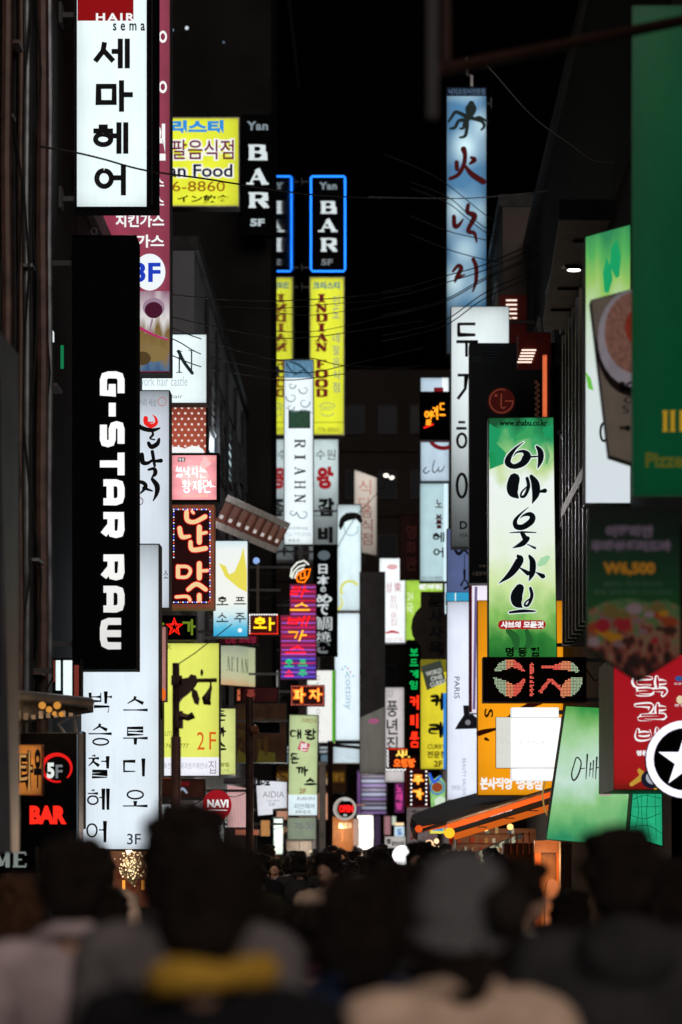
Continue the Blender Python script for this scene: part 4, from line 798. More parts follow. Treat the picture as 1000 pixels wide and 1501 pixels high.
s.text('샤부', 580, 1099, 606, 1111, MATS['led yellow'], .05); s.text('오뎅탕', 577, 1112, 609, 1125, MATS['led yellowred'], .06); s.dots([(567 + i*2.7, 1128 + (i % 2)) for i in range(11)], .9, MATS['bulb white']); s.dots([(568 + (i % 2), 1100 + i*2.6) for i in range(10)], .8, MATS['bulb white']); s.dots([(570 + i*3, 1098) for i in range(14)], .8, MATS['bulb red'])
s = Sign('led_board', 'upright board with two yellow LED characters edged with white bulbs', 'led sign', 595, 1128, 628, 1182, 60, mat('led maroon',(.045,.004,.006)), th=.2, fr=.6, cab=em('red rim','#8a0c10',.5))
for ch, b, d in (('주',1135,1150),('가',1156,1172)): s.han(ch, 606, b, 620, d, em('led orange2','#ff8a20',1.4), 3.6); s.han(ch, 607, b+1, 619, d-1, MATS['led yellow'], 1.6)
s.dots([(x, 1131 + i*6) for i in range(9) for x in (603, 625)], 1.0, MATS['bulb white'])
s = Sign('shop_sign', 'narrow magenta lit sign low in the middle distance', 'sign', 578, 1146, 593, 1192, 74, lit('plum acrylic','#5a2452',.7,.2,.3), th=.2, fr=.5, cab=K); s.vtext('노래방', 581, 1149, 590, 1188, em('hot pink','#e04aa0',1.0), .03)
# --- club / noble hair
s = Sign('shop_sign', 'pale blue sign with a red arc and a handwritten club name', 'sign', 616, 553, 659, 706, 60, lit('club acrylic','#bcd2e2',.9,.25,.1), th=.3, fr=1, cab=GREYC, wall='R')
s.ring(650, 640, 20, 6, em('club red','#8a1a22',.7), a0=60, a1=175, ry=17); s.rect(648, 553, 657, 574, W2); s.rect(636, 568, 650, 575, MATS['club red']); s.strokes([B([(625,685),(621,690),(624,694),(630,690)],[1.4,1.8,1.6,1.2]), B([(637,675),(634,688),(637,693),(642,688)],[1.2,1.6,1.6,1]), B([(643,684),(643,691),(648,690),(652,683)],[1.2,1.6,1.4,1])], INK)
s = Sign('led_board', 'black box of orange and red neon characters in front of the pale blue sign', 'led sign', 615, 574, 659, 645, 59.5, K, th=.3, fr=.8, cab=REDBX, bez=K, wall='R')
s.htube('열', 623, 600, 633, 625, em('neon amber','#ff9a20',1.8), 1.2, shear=0); s.htube('려', 634, 593, 642, 618, MATS['neon amber'], 1.2); s.htube('드', 644, 588, 653, 616, MATS['neon amber'], 1.3); s.strokes([B([(622,627),(635,622)],[2,2])], MATS['red neon'])
s = Sign('shop_sign', 'pale aqua sign with red and black hair salon characters reading down', 'sign', 615, 707, 658, 853, 61, lit('aqua acrylic','#b4d2d8',.92,.35,.08), th=.35, fr=1.2, cab=GREYC, wall='R')
for i, ch in enumerate('노블'): s.han(ch, 639, 731 + i*22, 648, 746 + i*22, em('maroon print','#5c1420',.4), 1.7)
s.han('블', 639, 761, 648, 775, MATS['maroon print'], 1.6); s.han('헤', 635, 780, 651, 795, INK, 2.2); s.han('어', 636, 802, 651, 818, INK, 2.2); s.rect(650.5, 700, 657, 852, em('side strip','#d3ecf6',1.1)); s.text('02-318-8889', 619, 845, 648, 849, GRY)
s = Sign('shop_sign', 'thin white glowing strip standing beside the aqua salon sign', 'sign', 652, 855, 658, 900, 59, MATS['side strip'], th=.3, fr=.3, cab=GREYC)
# --- fire octopus sign
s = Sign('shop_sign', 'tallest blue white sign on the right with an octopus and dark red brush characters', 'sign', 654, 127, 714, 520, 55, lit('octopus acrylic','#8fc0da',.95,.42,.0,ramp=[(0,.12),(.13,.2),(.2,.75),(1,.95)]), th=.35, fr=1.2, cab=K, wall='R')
def blobs(name, col, s_):   # lamp hot spots behind the sheet
    m = MATS[name]; n = m.node_tree.nodes; l = m.node_tree.links; b = n['Principled BSDF']
    uv = n.new('ShaderNodeUVMap'); mp = n.new('ShaderNodeMapping'); mp.inputs['Scale'].default_value = (1, 5.4, 1); mp.inputs['Location'].default_value = (.1, .3, 0); l.new(uv.outputs[0], mp.inputs[0])
    v = n.new('ShaderNodeTexVoronoi'); v.feature = 'SMOOTH_F1'; v.inputs['Scale'].default_value = 1.3; v.inputs['Smoothness'].default_value = .6; l.new(mp.outputs[0], v.inputs['Vector'])
    r = n.new('ShaderNodeValToRGB'); r.color_ramp.elements[0].color = (*lin('#d2f2fb'), 1); r.color_ramp.elements[1].color = (*lin('#3a78a4'), 1); r.color_ramp.elements[0].position = .10; r.color_ramp.elements[1].position = .60
    l.new(v.outputs['Distance'], r.inputs[0]); l.new(r.outputs[0], b.inputs['Emission Color'])
blobs('octopus acrylic', None, 1)
s.rect(655, 128, 713, 141, em('ink blue band','#0e2038',.5)); s.text('낙지오징어전문점', 658, 130, 711, 139, em('band text','#5d7a98',.6), .02)
OCT = em('octopus print','#2b3a38',.35); FR_ = em('blood red','#5a0a10',.45)
s.strokes([B([(425,268),(422,320),(410,380),(395,420)],[60,120,100,50]), B([(400,400),(370,480),(372,550),(350,660),(285,682)],[60,45,32,25,10]), B([(385,440),(300,392),(230,372),(180,440),(145,490)],[40,32,28,20,8]), B([(345,470),(270,480),(225,560),(165,572)],[35,25,25,8]), B([(350,480),(325,565),(285,572)],[30,22,6]), B([(410,440),(480,460),(560,492),(582,545),(545,592)],[40,30,24,20,6]), B([(470,455),(530,438),(620,490)],[26,20,8])], OCT, 'print', 640, 120, 8.333, 1.9)
s.strokes([B([(330,825),(348,900),(330,1020),(265,1135),(165,1185)],[60,42,40,36,30]), B([(350,1030),(430,1130),(570,1222)],[22,55,62]), B([(245,985),(250,1070)],[42,40]), B([(420,925),(462,955),(405,1005)],[18,52,12])], FR_, 'lettering', 640, 120, 8.333, 1.7)
s.strokes([B([(225,245),(235,370),(285,360),(345,280)],[42,46,38,6]), B([(410,95),(402,190),(495,235),(430,370),(410,440),(490,462),(518,575)],[38,45,58,45,42,38,10]), B([(212,955),(280,882),(318,920),(262,1030),(238,1092)],[18,38,48,38,12]), B([(260,1040),(365,998)],[38,8]), B([(475,800),(512,900),(510,1080),(468,1215)],[40,44,36,8])], FR_, 'lettering', 640, 290, 8.83, 1.6)
MB().box(s.M(690,127,-.2), s.M(694,108,-.12)).build('post', STEEL, s.o); MB().tube([s.M(692,108,-.15), s.M(685,106,-.15), s.M(684,82,-.15)], .035, 6).build('hook', STEEL, s.o)
# --- two piece salon sign
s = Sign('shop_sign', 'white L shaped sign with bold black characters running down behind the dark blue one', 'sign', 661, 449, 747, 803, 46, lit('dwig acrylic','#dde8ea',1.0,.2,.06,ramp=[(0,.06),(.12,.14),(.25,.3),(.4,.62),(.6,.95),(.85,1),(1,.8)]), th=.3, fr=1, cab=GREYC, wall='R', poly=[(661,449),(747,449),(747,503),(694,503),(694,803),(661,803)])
s.strokes([B([(672,475),(672,491)],[3.6,3.6])], INK)
def bars(lst, m): s.flat([q for pts, w in lst for q in ribbon(pts, w, False)], m, 'lettering', jit=.0002)
bars([([(697,475),(673,475),(673,491),(697,491)], 4.2), ([(669,501),(701,501)], 4.6), ([(684,501),(684,523)], 4.2), ([(671,550),(684,550),(682,570),(671,585)], 4.2), ([(672,619),(682,619)], 3.6), ([(669,628),(684,628)], 4.0)], INK)
s.ring(677, 646, 6.5, 3.8, INK, ry=10); s.ring(677, 712, 7, 4.2, INK, ry=17); s.text('D', 674, 764, 685, 776, INK, .03); s.text('HAIR', 674, 781, 694, 788, em('taupe ink','#3a3634',.3))
# --- dark navy appliance sign
s = Sign('shop_sign', 'unlit dark navy sign with a dim red round face emblem', 'sign', 688, 503, 815, 855, 42, mat('navy sheet',(.0045,.0085,.013),.4,0,.2,1.2), th=.35, fr=.8, cab=mat('navy cabinet',(.006,.01,.014),.5), wall='R')
s.disc(735, 588, 20, em('dim emblem red','#3a0d0a',.8)); EL = em('emblem line','#9a4a38',.5); s.ring(735, 588, 17, 1.5, EL, a0=0, a1=290); s.strokes([B([(735,578),(735,597),(741,597)],[1.6,1.6,1.6]), B([(741,588),(752,588)],[1.6,1.6])], EL); s.disc(727, 580, 2, EL)
s.text('프랜차이즈', 702, 828, 726, 832, em('dim tan','#5a5048',.5)); s.text('스몰형케어', 692, 838, 716, 844, MATS['dim tan']); s.text('cafe?', 692, 520, 706, 532, em('very dim','#1c2428',.5))
for k in range(11): s.rect(706 + k*1.0, 507 + k*4.2, 745 - k*3.2, 508.4 + k*4.2, em('dim slat line','#171c1f',.5), 'shutter_line')
# --- lavender strip, cyan edge, Paris sign
s = Sign('shop_sign', 'slate blue strip with a small hanging chandelier drawn on it', 'sign', 655, 775, 715, 870, 48, lit('slate blue acrylic','#5c6a98',.7,.2,.1), th=.3, fr=.6, cab=GREYC)
CH_ = em('chandelier ink','#23262f',.3); s.strokes([B([(664,800),(672,812),(680,806),(686,812)],[3,5,4,3]), B([(681,812),(681,838)],[1,1]), B([(681,836),(681,848)],[4,3]), B([(676,858),(681,850),(687,858),(681,863)],[3,2,3,4])], CH_, 'print')
s = Sign('shop_sign', 'short cyan band above the tall white sideways lettered sign', 'sign', 654, 868, 705, 884, 47, lit('cyan acrylic','#2f9ac4',.9,.2,.1), th=.3, fr=.5, cab=GREYC); s.rect(667, 869, 668.5, 883, WHT)
s = Sign('shop_sign', 'tall white sign with a black lamp drawing and a city name turned sideways', 'sign', 655, 881, 730, 1173, 45, lit('paris acrylic','#dde4f4',1.02,.2,.06,ramp=[(0,.9),(.5,1),(.85,1),(1,.8)]), th=.35, fr=1, cab=GREYC, wall='R')
s.text('PARIS', 666, 992, 674, 1024, em('ink grey','#4a4e58',.3), .0, rot=True)
s.poly([(679,1034),(694,1034),(694,1048),(701,1054),(701,1068),(667,1069),(672,1060),(680,1048)], em('lamp print','#2e2c34',.25)); s.disc(686, 1059, 4, em('lamp glint','#8f8f96',.7)); s.text('BEAUTY SALON', 678, 1112, 683, 1165, em('grey ink','#9aa0ae',.7), rot=True, sp=1.2); s.text('피부관리', 662, 1151, 676, 1159, MATS['grey ink'])
s = Sign('shop_sign', 'lilac sign with a dark red edge, tucked left of the orange sign', 'sign', 688, 853, 790, 1046, 43, lit('lilac acrylic','#ece4f2',1.0,.1,.05), th=.3, fr=.6, cab=DKM, wall='R'); s.rect(688, 855, 692, 1044, em('wine edge','#5a1420',.6)); s.flat([[(696,860),(700,860),(697,1040),(693,1040)]], em('violet edge','#7a6a9a',.8)); s.disc(716, 902, 3, INK, ry=8)
s = Sign('shop_sign', 'large orange sign with white Korean lettering along its foot', 'sign', 700, 880, 826, 1166, 40, lit('orange acrylic','#f09a10',1.0,.12,.05,ramp=[(0,.85),(.3,1),(.7,.95),(1,.7)]), th=.35, fr=.8, cab=mat('orange cabinet',(.4,.14,.02),.5), wall='R')
s.text('S', 710, 1039, 723, 1052, em('black brown','#3a2408',.2), .02, rot=True); s.strokes([B([(738,1058),(760,1042),(792,1028)],[3,7,10]), B([(702,1075),(712,1072),(730,1068)],[8,7,3]), B([(712,1083),(716,1085)],[5,3])], em('maroon brush','#4a1408',.3), 'print')
s.han('본사직영', 704, 1141, 751, 1156, WHT, 2.6, horiz=True, gap=.12); s.han('명동점', 757, 1141, 796, 1156, WHT, 2.6, horiz=True, gap=.12)
# --- hero green sign
HG = washes('leafy watercolour', [(0,'#1f6a2c'),(.10,'#358438'),(.17,'#86be60'),(.30,'#cfe6a2'),(.46,'#eaf5e4'),(.72,'#eef7f2'),(.80,'#c8dfa0'),(.86,'#86c47c'),(.92,'#2f9f62'),(.965,'#1f7a48'),(1,'#14502f')], .98, .09, 3.0, 1.0, .9)
s = Sign('shop_sign', 'big green and white watercolour sign with five brush painted characters and a red pill', 'sign', 716, 611, 817, 966, 34, HG, th=.4, fr=1.1, cab=mat('dark green cabinet',(.02,.06,.03),.5), wall='R', poly=[(716,612),(812,611),(817,966),(716,966)])
s.poly([(716,620),(735,632),(728,650),(742,664),(738,680),(718,688)], em('jade leaf','#22a468',.8), 'leaf_print'); s.poly([(717,664),(724,662),(729,680),(718,688)], em('jade leaf2','#1c9a5c',.85), 'leaf_print')
s.poly([(795,628),(811,622),(811,643),(798,640)], MATS['jade leaf'], 'leaf_print'); s.poly([(755,640),(780,625),(782,640),(760,646)], em('jade leaf3','#3fae66',.8), 'leaf_print')
s.strokes([B([(800,655),(803,668),(801,680)],[3,6,2]), B([(803,649),(800,652)],[3,3])], em('leaf shadow print','#6fb27a',.8), 'leaf_print')
s.poly([(787,828),(793,818),(803,814),(807,817),(800,828),(790,831)], em('mint leaf','#a9dcae',.95), 'leaf_print')
s.strokes([B([(745,925),(755,935),(757,950)],[8,12,8]), B([(772,925),(776,940),(770,952)],[6,10,5])], em('herb print','#2f7a3a',.55), 'leaf_print')
HA = [B([(508,362),(410,440),(345,530),(335,595),(400,632),(490,600),(535,540),(540,500),(500,465),(430,478),(392,528)],[6,22,42,48,38,50,64,56,26,14,3]), B([(585,526),(655,522)],[16,12]), B([(650,412),(690,470),(692,560),(660,655)],[18,44,42,5])]
HB_ = [B([(405,765),(385,850),(395,920),(445,975)],[85,90,78,16]), B([(545,762),(560,850),(522,950),(478,962),(488,910),(548,850)],[26,28,24,18,14,10]), B([(590,740),(634,820),(640,930),(600,1040)],[30,62,58,5]), B([(665,912),(740,898)],[10,36])]
HC = [B([(562,1076),(460,1165),(412,1235),(430,1292),(500,1296),(585,1240),(605,1185),(570,1155),(505,1170),(468,1202)],[4,18,32,42,44,48,44,34,16,3]), B([(352,1360),(500,1352),(642,1358)],[6,14,8])]
HD = [B([(500,10),(530,62)],[30,42]), B([(562,75),(500,135),(392,182)],[40,42,4]), B([(560,138),(648,182)],[6,20]), B([(455,272),(475,320),(375,470),(238,582)],[26,62,50,4]), B([(470,400),(568,466)],[8,38]), B([(585,272),(620,340),(616,460),(578,555)],[22,48,46,6]), B([(658,455),(736,500)],[8,40]),
 B([(475,635),(440,720),(450,800),(498,850)],[70,92,80,14]), B([(595,635),(612,720),(572,822),(532,828),(544,790),(604,742)],[24,28,22,18,14,10]), B([(362,908),(500,892),(646,894)],[18,26,14])]
HW = em('halo white','#e9f6f4',1.0); HK = em('ink slate','#1e2a33',.12)
for lst, ox, oy, sc in ((HA, 700, 600, 7.5), (HB_, 700, 600, 7.5), (HC, 700, 600, 7.5), (HD, 700, 780, 7.69)): s.k = 3; s.strokes(fat(lst, 1.45), HW, 'lettering_outline', ox, oy, sc, 2.4)
for lst, ox, oy, sc in ((HA, 700, 600, 7.5), (HB_, 700, 600, 7.5), (HC, 700, 600, 7.5), (HD, 700, 780, 7.69)): s.k = 6; s.strokes(fat(lst, 1.45), HK, 'lettering', ox, oy, sc)
pill = [(736 + 6*math.cos(t), 916 - 6.5*math.sin(t)) for t in [math.pi/2 + k*math.pi/8 for k in range(9)]] + [(794 + 6*math.cos(t), 916 - 6.5*math.sin(t)) for t in [-math.pi/2 + k*math.pi/8 for k in range(9)]]
s.k = 8; s.poly(pill, em('pill red','#b01a24',.9)); s.text('샤브의 모든것', 734, 911, 797, 921, WHT, .05); s.text('www.shabu.co.kr', 732, 616, 802, 625, INK, .03); s.text('명 동 점', 741, 949, 790, 963, INK, .04)
# --- LED heart board
s = Sign('led_board', 'wide black LED board with red and pale green dot matrix characters', 'led sign', 708, 963, 860, 1029, 31.5, K, th=.3, fr=1.5, cab=mat('led cabinet',(.03,.014,.016),.5), wall='R')
L1 = [B([(727,982),(738,976),(752,973),(768,983)],[4,13,11,4]), B([(725,994),(735,1004),(748,1012),(759,1008),(768,997)],[3,16,20,12,4]), B([(779,975),(779,986)],[6,6]), B([(779,993),(779,1018)],[6,6]), B([(794,978),(812,978),(832,976),(846,983)],[3,6,14,6]), B([(793,1013),(806,997)],[6,6]), B([(808,997),(822,1010)],[6,6]), B([(851,996),(838,1006),(826,1017)],[6,24,10])]
dd = ledgrid(L1, 713, 968, 857, 1025, 2.15)
s.dots([p for p in dd if not 742 < p[0] < 837], .72, em('led mint','#c9e0b8',1.0)); s.dots([p for p in dd if 742 < p[0] < 752 or 822 < p[0] < 837], .76, em('led salmon','#ff9a70',1.2)); s.dots([p for p in dd if 752 < p[0] < 822], .78, em('led coral','#ff6a5a',1.25))
aa = [p for p in ledgrid([B([(710,996),(858,996)],[66,66])], 713, 967, 857, 1026, 2.15) if p not in set(dd)]; s.dots(aa, .5, mat('dead led',(.035,.008,.008),.4))
# --- overexposed white boxes
s = Sign('shop_sign', 'glaring blank white box hanging in front of the orange sign', 'sign', 750, 1037, 819, 1144, 29.4, lit('glare white','#fdfdf8',1.25,.22,.12,nscale=2), th=.25, fr=.5, cab=W2, wall='R')
s = Sign('shop_sign', 'pale grey fabric square with widely spaced thin capitals, beside the glaring white box', 'sign', 727, 1051, 823, 1126, 29.0, lit('pearl sheet','#cfd0c8',1.0,.02,.02), th=.05, fr=.4, cab=GREYC)
s.rect(749, 1052, 822, 1125, lit('burnt white','#fbfbf7',1.15,.12,.10,nscale=2)); s.text('RADEANA', 734, 1086, 800, 1091, em('pearl ink','#c2c4c0',1.15), sp=1.4)
# --- slanted green shop sign bottom right + map
LG_ = washes('soft green print', [(0,'#2f8f62'),(.12,'#5cae6c'),(.30,'#8fcb86'),(.5,'#cdeadb'),(.72,'#a9d8a0'),(.9,'#76b866'),(1,'#3d9a4a')], .92, .30, 2.4, .35, .3)
s = Sign('shop_sign', 'slanting pale green lit sign with three thin brush characters, low on the right', 'sign', 800, 1034, 945, 1240, 24.9, LG_, th=.3, fr=1.2, cab=DKM, poly=[(829,1034),(945,1040),(917,1241),(800,1231)], wall='R')
s.strokes([B([(842,1118),(846,1110),(852,1118),(848,1135),(841,1144),(838,1134),(843,1116)],[1.6,2,2,2.4,2.4,2,1.6]), B([(851,1127),(857,1126)],[1.4,1.4]), B([(861,1106),(859,1142)],[2.6,1.2]), B([(866,1118),(864,1138)],[2,1]), B([(870,1115),(869,1140)],[2,1]), B([(864,1128),(869,1127)],[1.4,1.4]), B([(875,1110),(873,1142)],[2.6,1.2]), B([(874,1126),(880,1124)],[1.6,1.6]), B([(887,1112),(883,1120),(887,1126),(891,1118),(887,1112)],[1.6,2,2,2,1.6]), B([(880,1133),(894,1129)],[2,1.6]), B([(887,1138),(882,1155),(878,1160)],[2,2.4,1]), B([(887,1144),(892,1153)],[1,2])], em('moss ink','#24382c',.15))
s.rect(880, 1160, 895, 1166, em('mini pill','#c890a0',.9))
s = Sign('map_sign', 'teal green lit panel with a thin line street map beside the slanting green sign', 'sign', 921, 1158, 972, 1241, 24.3, lit('teal acrylic','#27b07c',.85,.2,.15), th=.3, fr=1.2, cab=DKM, poly=[(927,1158),(971,1158),(972,1241),(921,1226)])
ml = em('map line','#0f6a48',.6)
s.strokes([B([(928,1172),(945,1166),(968,1170)],[1,1,1]), B([(932,1160),(936,1190),(930,1220)],[1,1,1]), B([(950,1160),(948,1200),(955,1236)],[1,1,1]), B([(924,1195),(945,1200),(968,1192)],[1,1,1]), B([(926,1212),(950,1210),(970,1222)],[1,1,1]), B([(960,1162),(962,1230)],[.8,.8]), B([(940,1165),(942,1230)],[.8,.8]), B([(928,1183),(968,1182)],[.8,.8])], ml, 'print')
# --- red chicken sign
RD_ = washes('red photo print', [(0,'#7a1a14'),(.10,'#a81c1c'),(.3,'#b01c24'),(1,'#a81622')], .85, .08, 3, 1)
s = Sign('shop_sign', 'red sign with white outlined brush characters, behind the round star sign', 'sign', 900, 960, 1045, 1158, 22, None, th=1.5, fr=1, cab=mat('bronze cabinet',(.10,.05,.025),.45,.2,.3,3), nobez=True, wall=None)
s.flat([[(900,960),(1040,960),(1040,1157),(900,1157)]], RD_, 'face_panel'); 
ks = [('닭',931,990,976,1022),('갈',931,1030,976,1058),('비',933,1066,970,1088)]
s.k = 3
for ch, a, b, c, d in ks: s.k = 3; s.han(ch, a, b, c, d, WHT, 7.0, 'b')
for ch, a, b, c, d in ks: s.k = 5; s.han(ch, a, b, c, d, em('core red','#b5202a',.85), 3.2, 'b')
s.text('명동본점', 933, 1100, 965, 1108, WHT, .05); s.disc(995, 995, 6, em('cobalt','#3a5a9a',.8), ry=4); s.text('닭갈비', 988, 1001, 1003, 1004, WHT); s.disc(996, 1026, 5, em('cream','#e8d8b0',.9), ry=6); s.text('본점', 988, 1032, 1003, 1036, WHT)
s.strokes([B([(925,1150),(940,1138),(935,1128),(948,1138),(950,1118),(956,1140),(960,1155)],[6,8,4,8,3,8,6])], em('flame gold','#c89a3a',.9), 'print'); s.disc(955, 1142, 16, em('bowl rim','#23263a',.5), ry=14); s.disc(957, 1140, 11, em('bowl white','#b8bcc8',.8), ry=10)
# --- round star sign
s = Sign('star_sign', 'round black sign with a white star and thick white glowing rim', 'sign', 947, 1055, 1062, 1171, 20.5, None, th=.12, fr=1, cab=K, nobez=True, poly=[(1004 + 56*math.cos(t*math.pi/20), 1113 + 57*math.sin(t*math.pi/20)) for t in range(40)])
s.ring(1004, 1113, 51.5, 11, em('rim white','#f4ecff',1.25), 'rim'); sd_ = [(1004 + (41 if i % 2 == 0 else 15.5)*math.sin(i*math.pi/5), 1115 - (41 if i % 2 == 0 else 15.5)*math.cos(i*math.pi/5)) for i in range(10)]; s.poly(sd_, em('star white','#f6f2ff',1.25), 'star')
MB().box(s.M(1040,1118,-.12), (3.3, 20.7, s.M(0,1108,0).z)).build('bracket', STEEL, s.o)
# --- near right: tall white sign, bowl sign, green banners
TW = washes('tall leaf sheet', [(0,'#e4eef6'),(.45,'#e6f2f0'),(.62,'#d8ecd8'),(.74,'#b8dc98'),(.80,'#9fd06a'),(.90,'#58b860'),(1,'#2f8f5a')], .85, .12, 3, .4, .5)
s = Sign('shop_sign', 'tall white and leaf green sign cut off by the near dark green banner', 'sign', 858, 332, 925, 738, 19, TW, th=.25, fr=.6, cab=DKM, poly=[(858,347),(925,329),(925,738),(858,738)], wall='R')
s.poly([(886,428),(884,400),(889,378),(896,392),(898,410),(892,430)], em('jade near','#1ba868',.85), 'leaf_print'); s.poly([(894,390),(896,365),(904,350),(910,375),(908,405),(903,408)], MATS['jade near'], 'leaf_print'); s.poly([(858,545),(866,555),(870,573),(862,570)], em('lime near','#6fc84a',.9), 'leaf_print')
s.ring(885, 634, 5, 3.5, INK, ry=13); s.strokes([B([(884,622),(888,612)],[3,1.5])], INK)
s = Sign('shop_sign', 'taupe sign printed with a round bowl, partly behind the dark green banner', 'sign', 866, 428, 960, 680, 16, lit('bowl poster sheet','#4c433b',.9,.1,.1), th=.1, fr=.4, cab=DKM, poly=[(866,440),(960,415),(960,690),(893,668)])  # sheet and bowl print glow in place of light falling on them
s.disc(930, 506, 56, em('bowl shadow print','#120d0b',.8), ry=76); s.disc(930, 496, 54, lit('bowl print','#6f686e',.85,.1,.2), ry=72); s.disc(932, 488, 46, lit('soup print','#66463c',.8,.1,.6,nscale=14), ry=60); s.disc(934, 480, 18, lit('chilli print','#6a2418',.8,.1,.6,nscale=14), ry=26)
IKP = mat('ink on taupe',(.03,.03,.03)); s.text('BONO', 908, 560, 958, 575, IKP, .05); s.text('CUP', 914, 583, 950, 592, IKP, .02); s.text('S', 912, 595, 922, 607, mat('grey on taupe',(.12,.11,.1))); s.text('메뉴', 908, 625, 940, 633, IKP, .05)
s = Sign('menu_banner', 'dark green menu banner with a price and a food photograph ending in a V', 'banner', 860, 742, 997, 1000, 12.8, washes('menu green print', [(0,'#141c14'),(.25,'#142a18'),(.42,'#163c1c'),(.6,'#12301c'),(.85,'#0e1a14'),(1,'#0c100e')], .55, .06, 2, 1, .3), th=.03, fr=.4, cab=K, nobez=True, poly=[(860,742),(997,742),(997,962),(937,1000),(860,950)])
ME_ = em('menu lilac','#4e424e',.8); s.text('이탈리안', 888, 770, 958, 788, ME_, .06); s.text('후레쉬샐러드바', 866, 792, 984, 809, ME_, .06); s.text('W6,500', 884, 824, 960, 845, em('menu amber','#8a5a18',.7), .05); s.text('샐러드 피자 파스타', 884, 853, 970, 860, em('menu grey','#3a4a3c',.7)); s.text('평일 점심 오후 다섯시까지', 870, 865, 985, 872, MATS['menu grey'])
s.flat([[(862,895),(880,886),(900,880),(925,878),(950,884),(975,880),(996,890),(996,961),(937,998),(861,949)]], washes('salad photo', [(0,'#1a1210'),(.12,'#2a1414'),(.2,'#5a2a20'),(.28,'#5a4034'),(.34,'#5c4430'),(.42,'#3a4a2c'),(1,'#16381c')], .75, .35, 9, .4, 1.2))
fc = ['#8a3a22','#a8701c','#7a5a5e','#93222a','#6a5a30','#8a7478','#3a2420']
for k in range(26):
    x, y = R.uniform(868, 990), R.uniform(892, 948); rr_ = R.uniform(6, 13); s.disc(x, y, rr_, em('salad %d' % (k % 7), fc[k % 7], .36), 'food_print', ry=rr_*R.uniform(.5, .9), n=9)
s = Sign('banner', 'huge plain dark green banner with gold lettering filling the right edge', 'banner', 927, 8, 1045, 727, 14, lit('bottle green cloth','#003b20',.9,.15,.16,nscale=2.2), th=.02, fr=.2, cab=mat('bottle green cloth back',(.002,.04,.02),.8), nobez=True)  # unlit cloth; its glow stands in for light on it

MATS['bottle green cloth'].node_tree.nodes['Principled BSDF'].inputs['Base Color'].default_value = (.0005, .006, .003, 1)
s.slabs('I', 968, 602, 982, 633, em('gold print','#a8801c',.95), 4.5, gap=0); s.slabs('I', 979, 602, 993, 633, MATS['gold print'], 4.5, gap=0); s.text('L', 996, 602, 1016, 633, MATS['gold print'], .06); s.text('Pizzeria', 946, 664, 1030, 686, em('gold dim','#55551c',.8), .03)
MB().tube([P(640, 104, 9.5), P(1060, 18, 11.9)], .025, 8).build('banner_pole', mat('brown pole',(.045,.022,.017),.6,0,.3,3), s.o)
MB().tube([P(1060, 18, 11.9), (1.95, 12.5, P(0,10,12.2).z)], .025, 8).build('banner_pole', MATS['brown pole'], s.o)
e = empty('hanging_bracket', P(640, 170, 8.6), 'blurred grey upright bracket hanging at the end of the brown pole', 'bracket'); MB().box(P(626, 170, 8.6), P(643, -20, 8.6) + Vector((0,.05,0))).build('upright', mat('dim steel',(.04,.035,.04),.5,.1), e); MB().box(P(650, 90, 8.65), P(660, -20, 8.65) + Vector((0,.05,0))).build('rail', MATS['brown pole'], e)
# ================================================================== low left signs
s = Sign('bar_sign', 'black box sign, red ring round 5F above red letters BAR, low left', 'sign', 8, 1074, 116, 1244, 22, K, th=.3, fr=1, cab=mat('near black box',(.015,.014,.014),.4), wall='L')
s.ring(84, 1126, 21, 2.5, em('ring red','#e01818',1.0), a0=75, a1=405, ry=20, w2=6); s.text('5', 69, 1118, 80, 1141, em('fiveF white','#dfe8e4',1.0), .05); s.text('F', 82, 1121, 92, 1141, GRY, .02)
s.text('BAR', 44, 1181, 98, 1208, em('bar red','#ff2a1c',1.15), .06)
s.rect(113.2, 1076, 114.6, 1240, em('cold rim','#6c7a88',.6))
s = Sign('shop_sign', 'amber lit curved panel with dark outlined Korean letters beside the red ring sign', 'sign', 4, 1091, 62, 1166, 21.4, lit('amber acrylic','#c9772c',.9,.5,.3,ramp=[(0,.5),(.4,1),(1,.75)]), th=.08, fr=1, cab=mat('copper cabinet',(.3,.12,.05),.35,.6), wall='L')
s.text('타', 27, 1100, 49, 1160, INK, .07); s.text('우', 50, 1098, 61, 1155, INK, .05); s.text('타', 29, 1101, 48, 1158, em('tan letter','#c9965a',.8), .0)
s = Sign('shop_sign', 'dark sign with large dim serif letters ME at the bottom left', 'sign', -12, 1240, 52, 1280, 20.6, K, th=.2, fr=.6, cab=K, wall='L')
GW2 = em('dim grey letter','#8b958f',.7); s.slabs('M', -8, 1247, 14, 1273, GW2, 6.5); s.slabs('E', 18, 1247, 40, 1273, GW2, 6.5)
s = Sign('shop_sign', 'two pale upright lit panels with a red edge, just above the amber sign', 'sign', 78, 965, 118, 1022, 23.4, K, th=.2, fr=.6, cab=K, wall='L')
s.rect(82, 968, 89, 1012, W1); s.rect(93, 968, 106, 1022, W1); s.rect(109, 975, 116, 1022, em('brick edge','#8a3a30',.6)); s.rect(79, 968, 81, 1000, MATS['brick edge'])
s = Sign('shop_sign', 'thin blue grey lit edge panel between the red BAR box and the studio sign', 'sign', 116, 1072, 122, 1215, 24, lit('dusk acrylic','#5f6f84',.7,.2,.2), th=.2, fr=.4, cab=K)
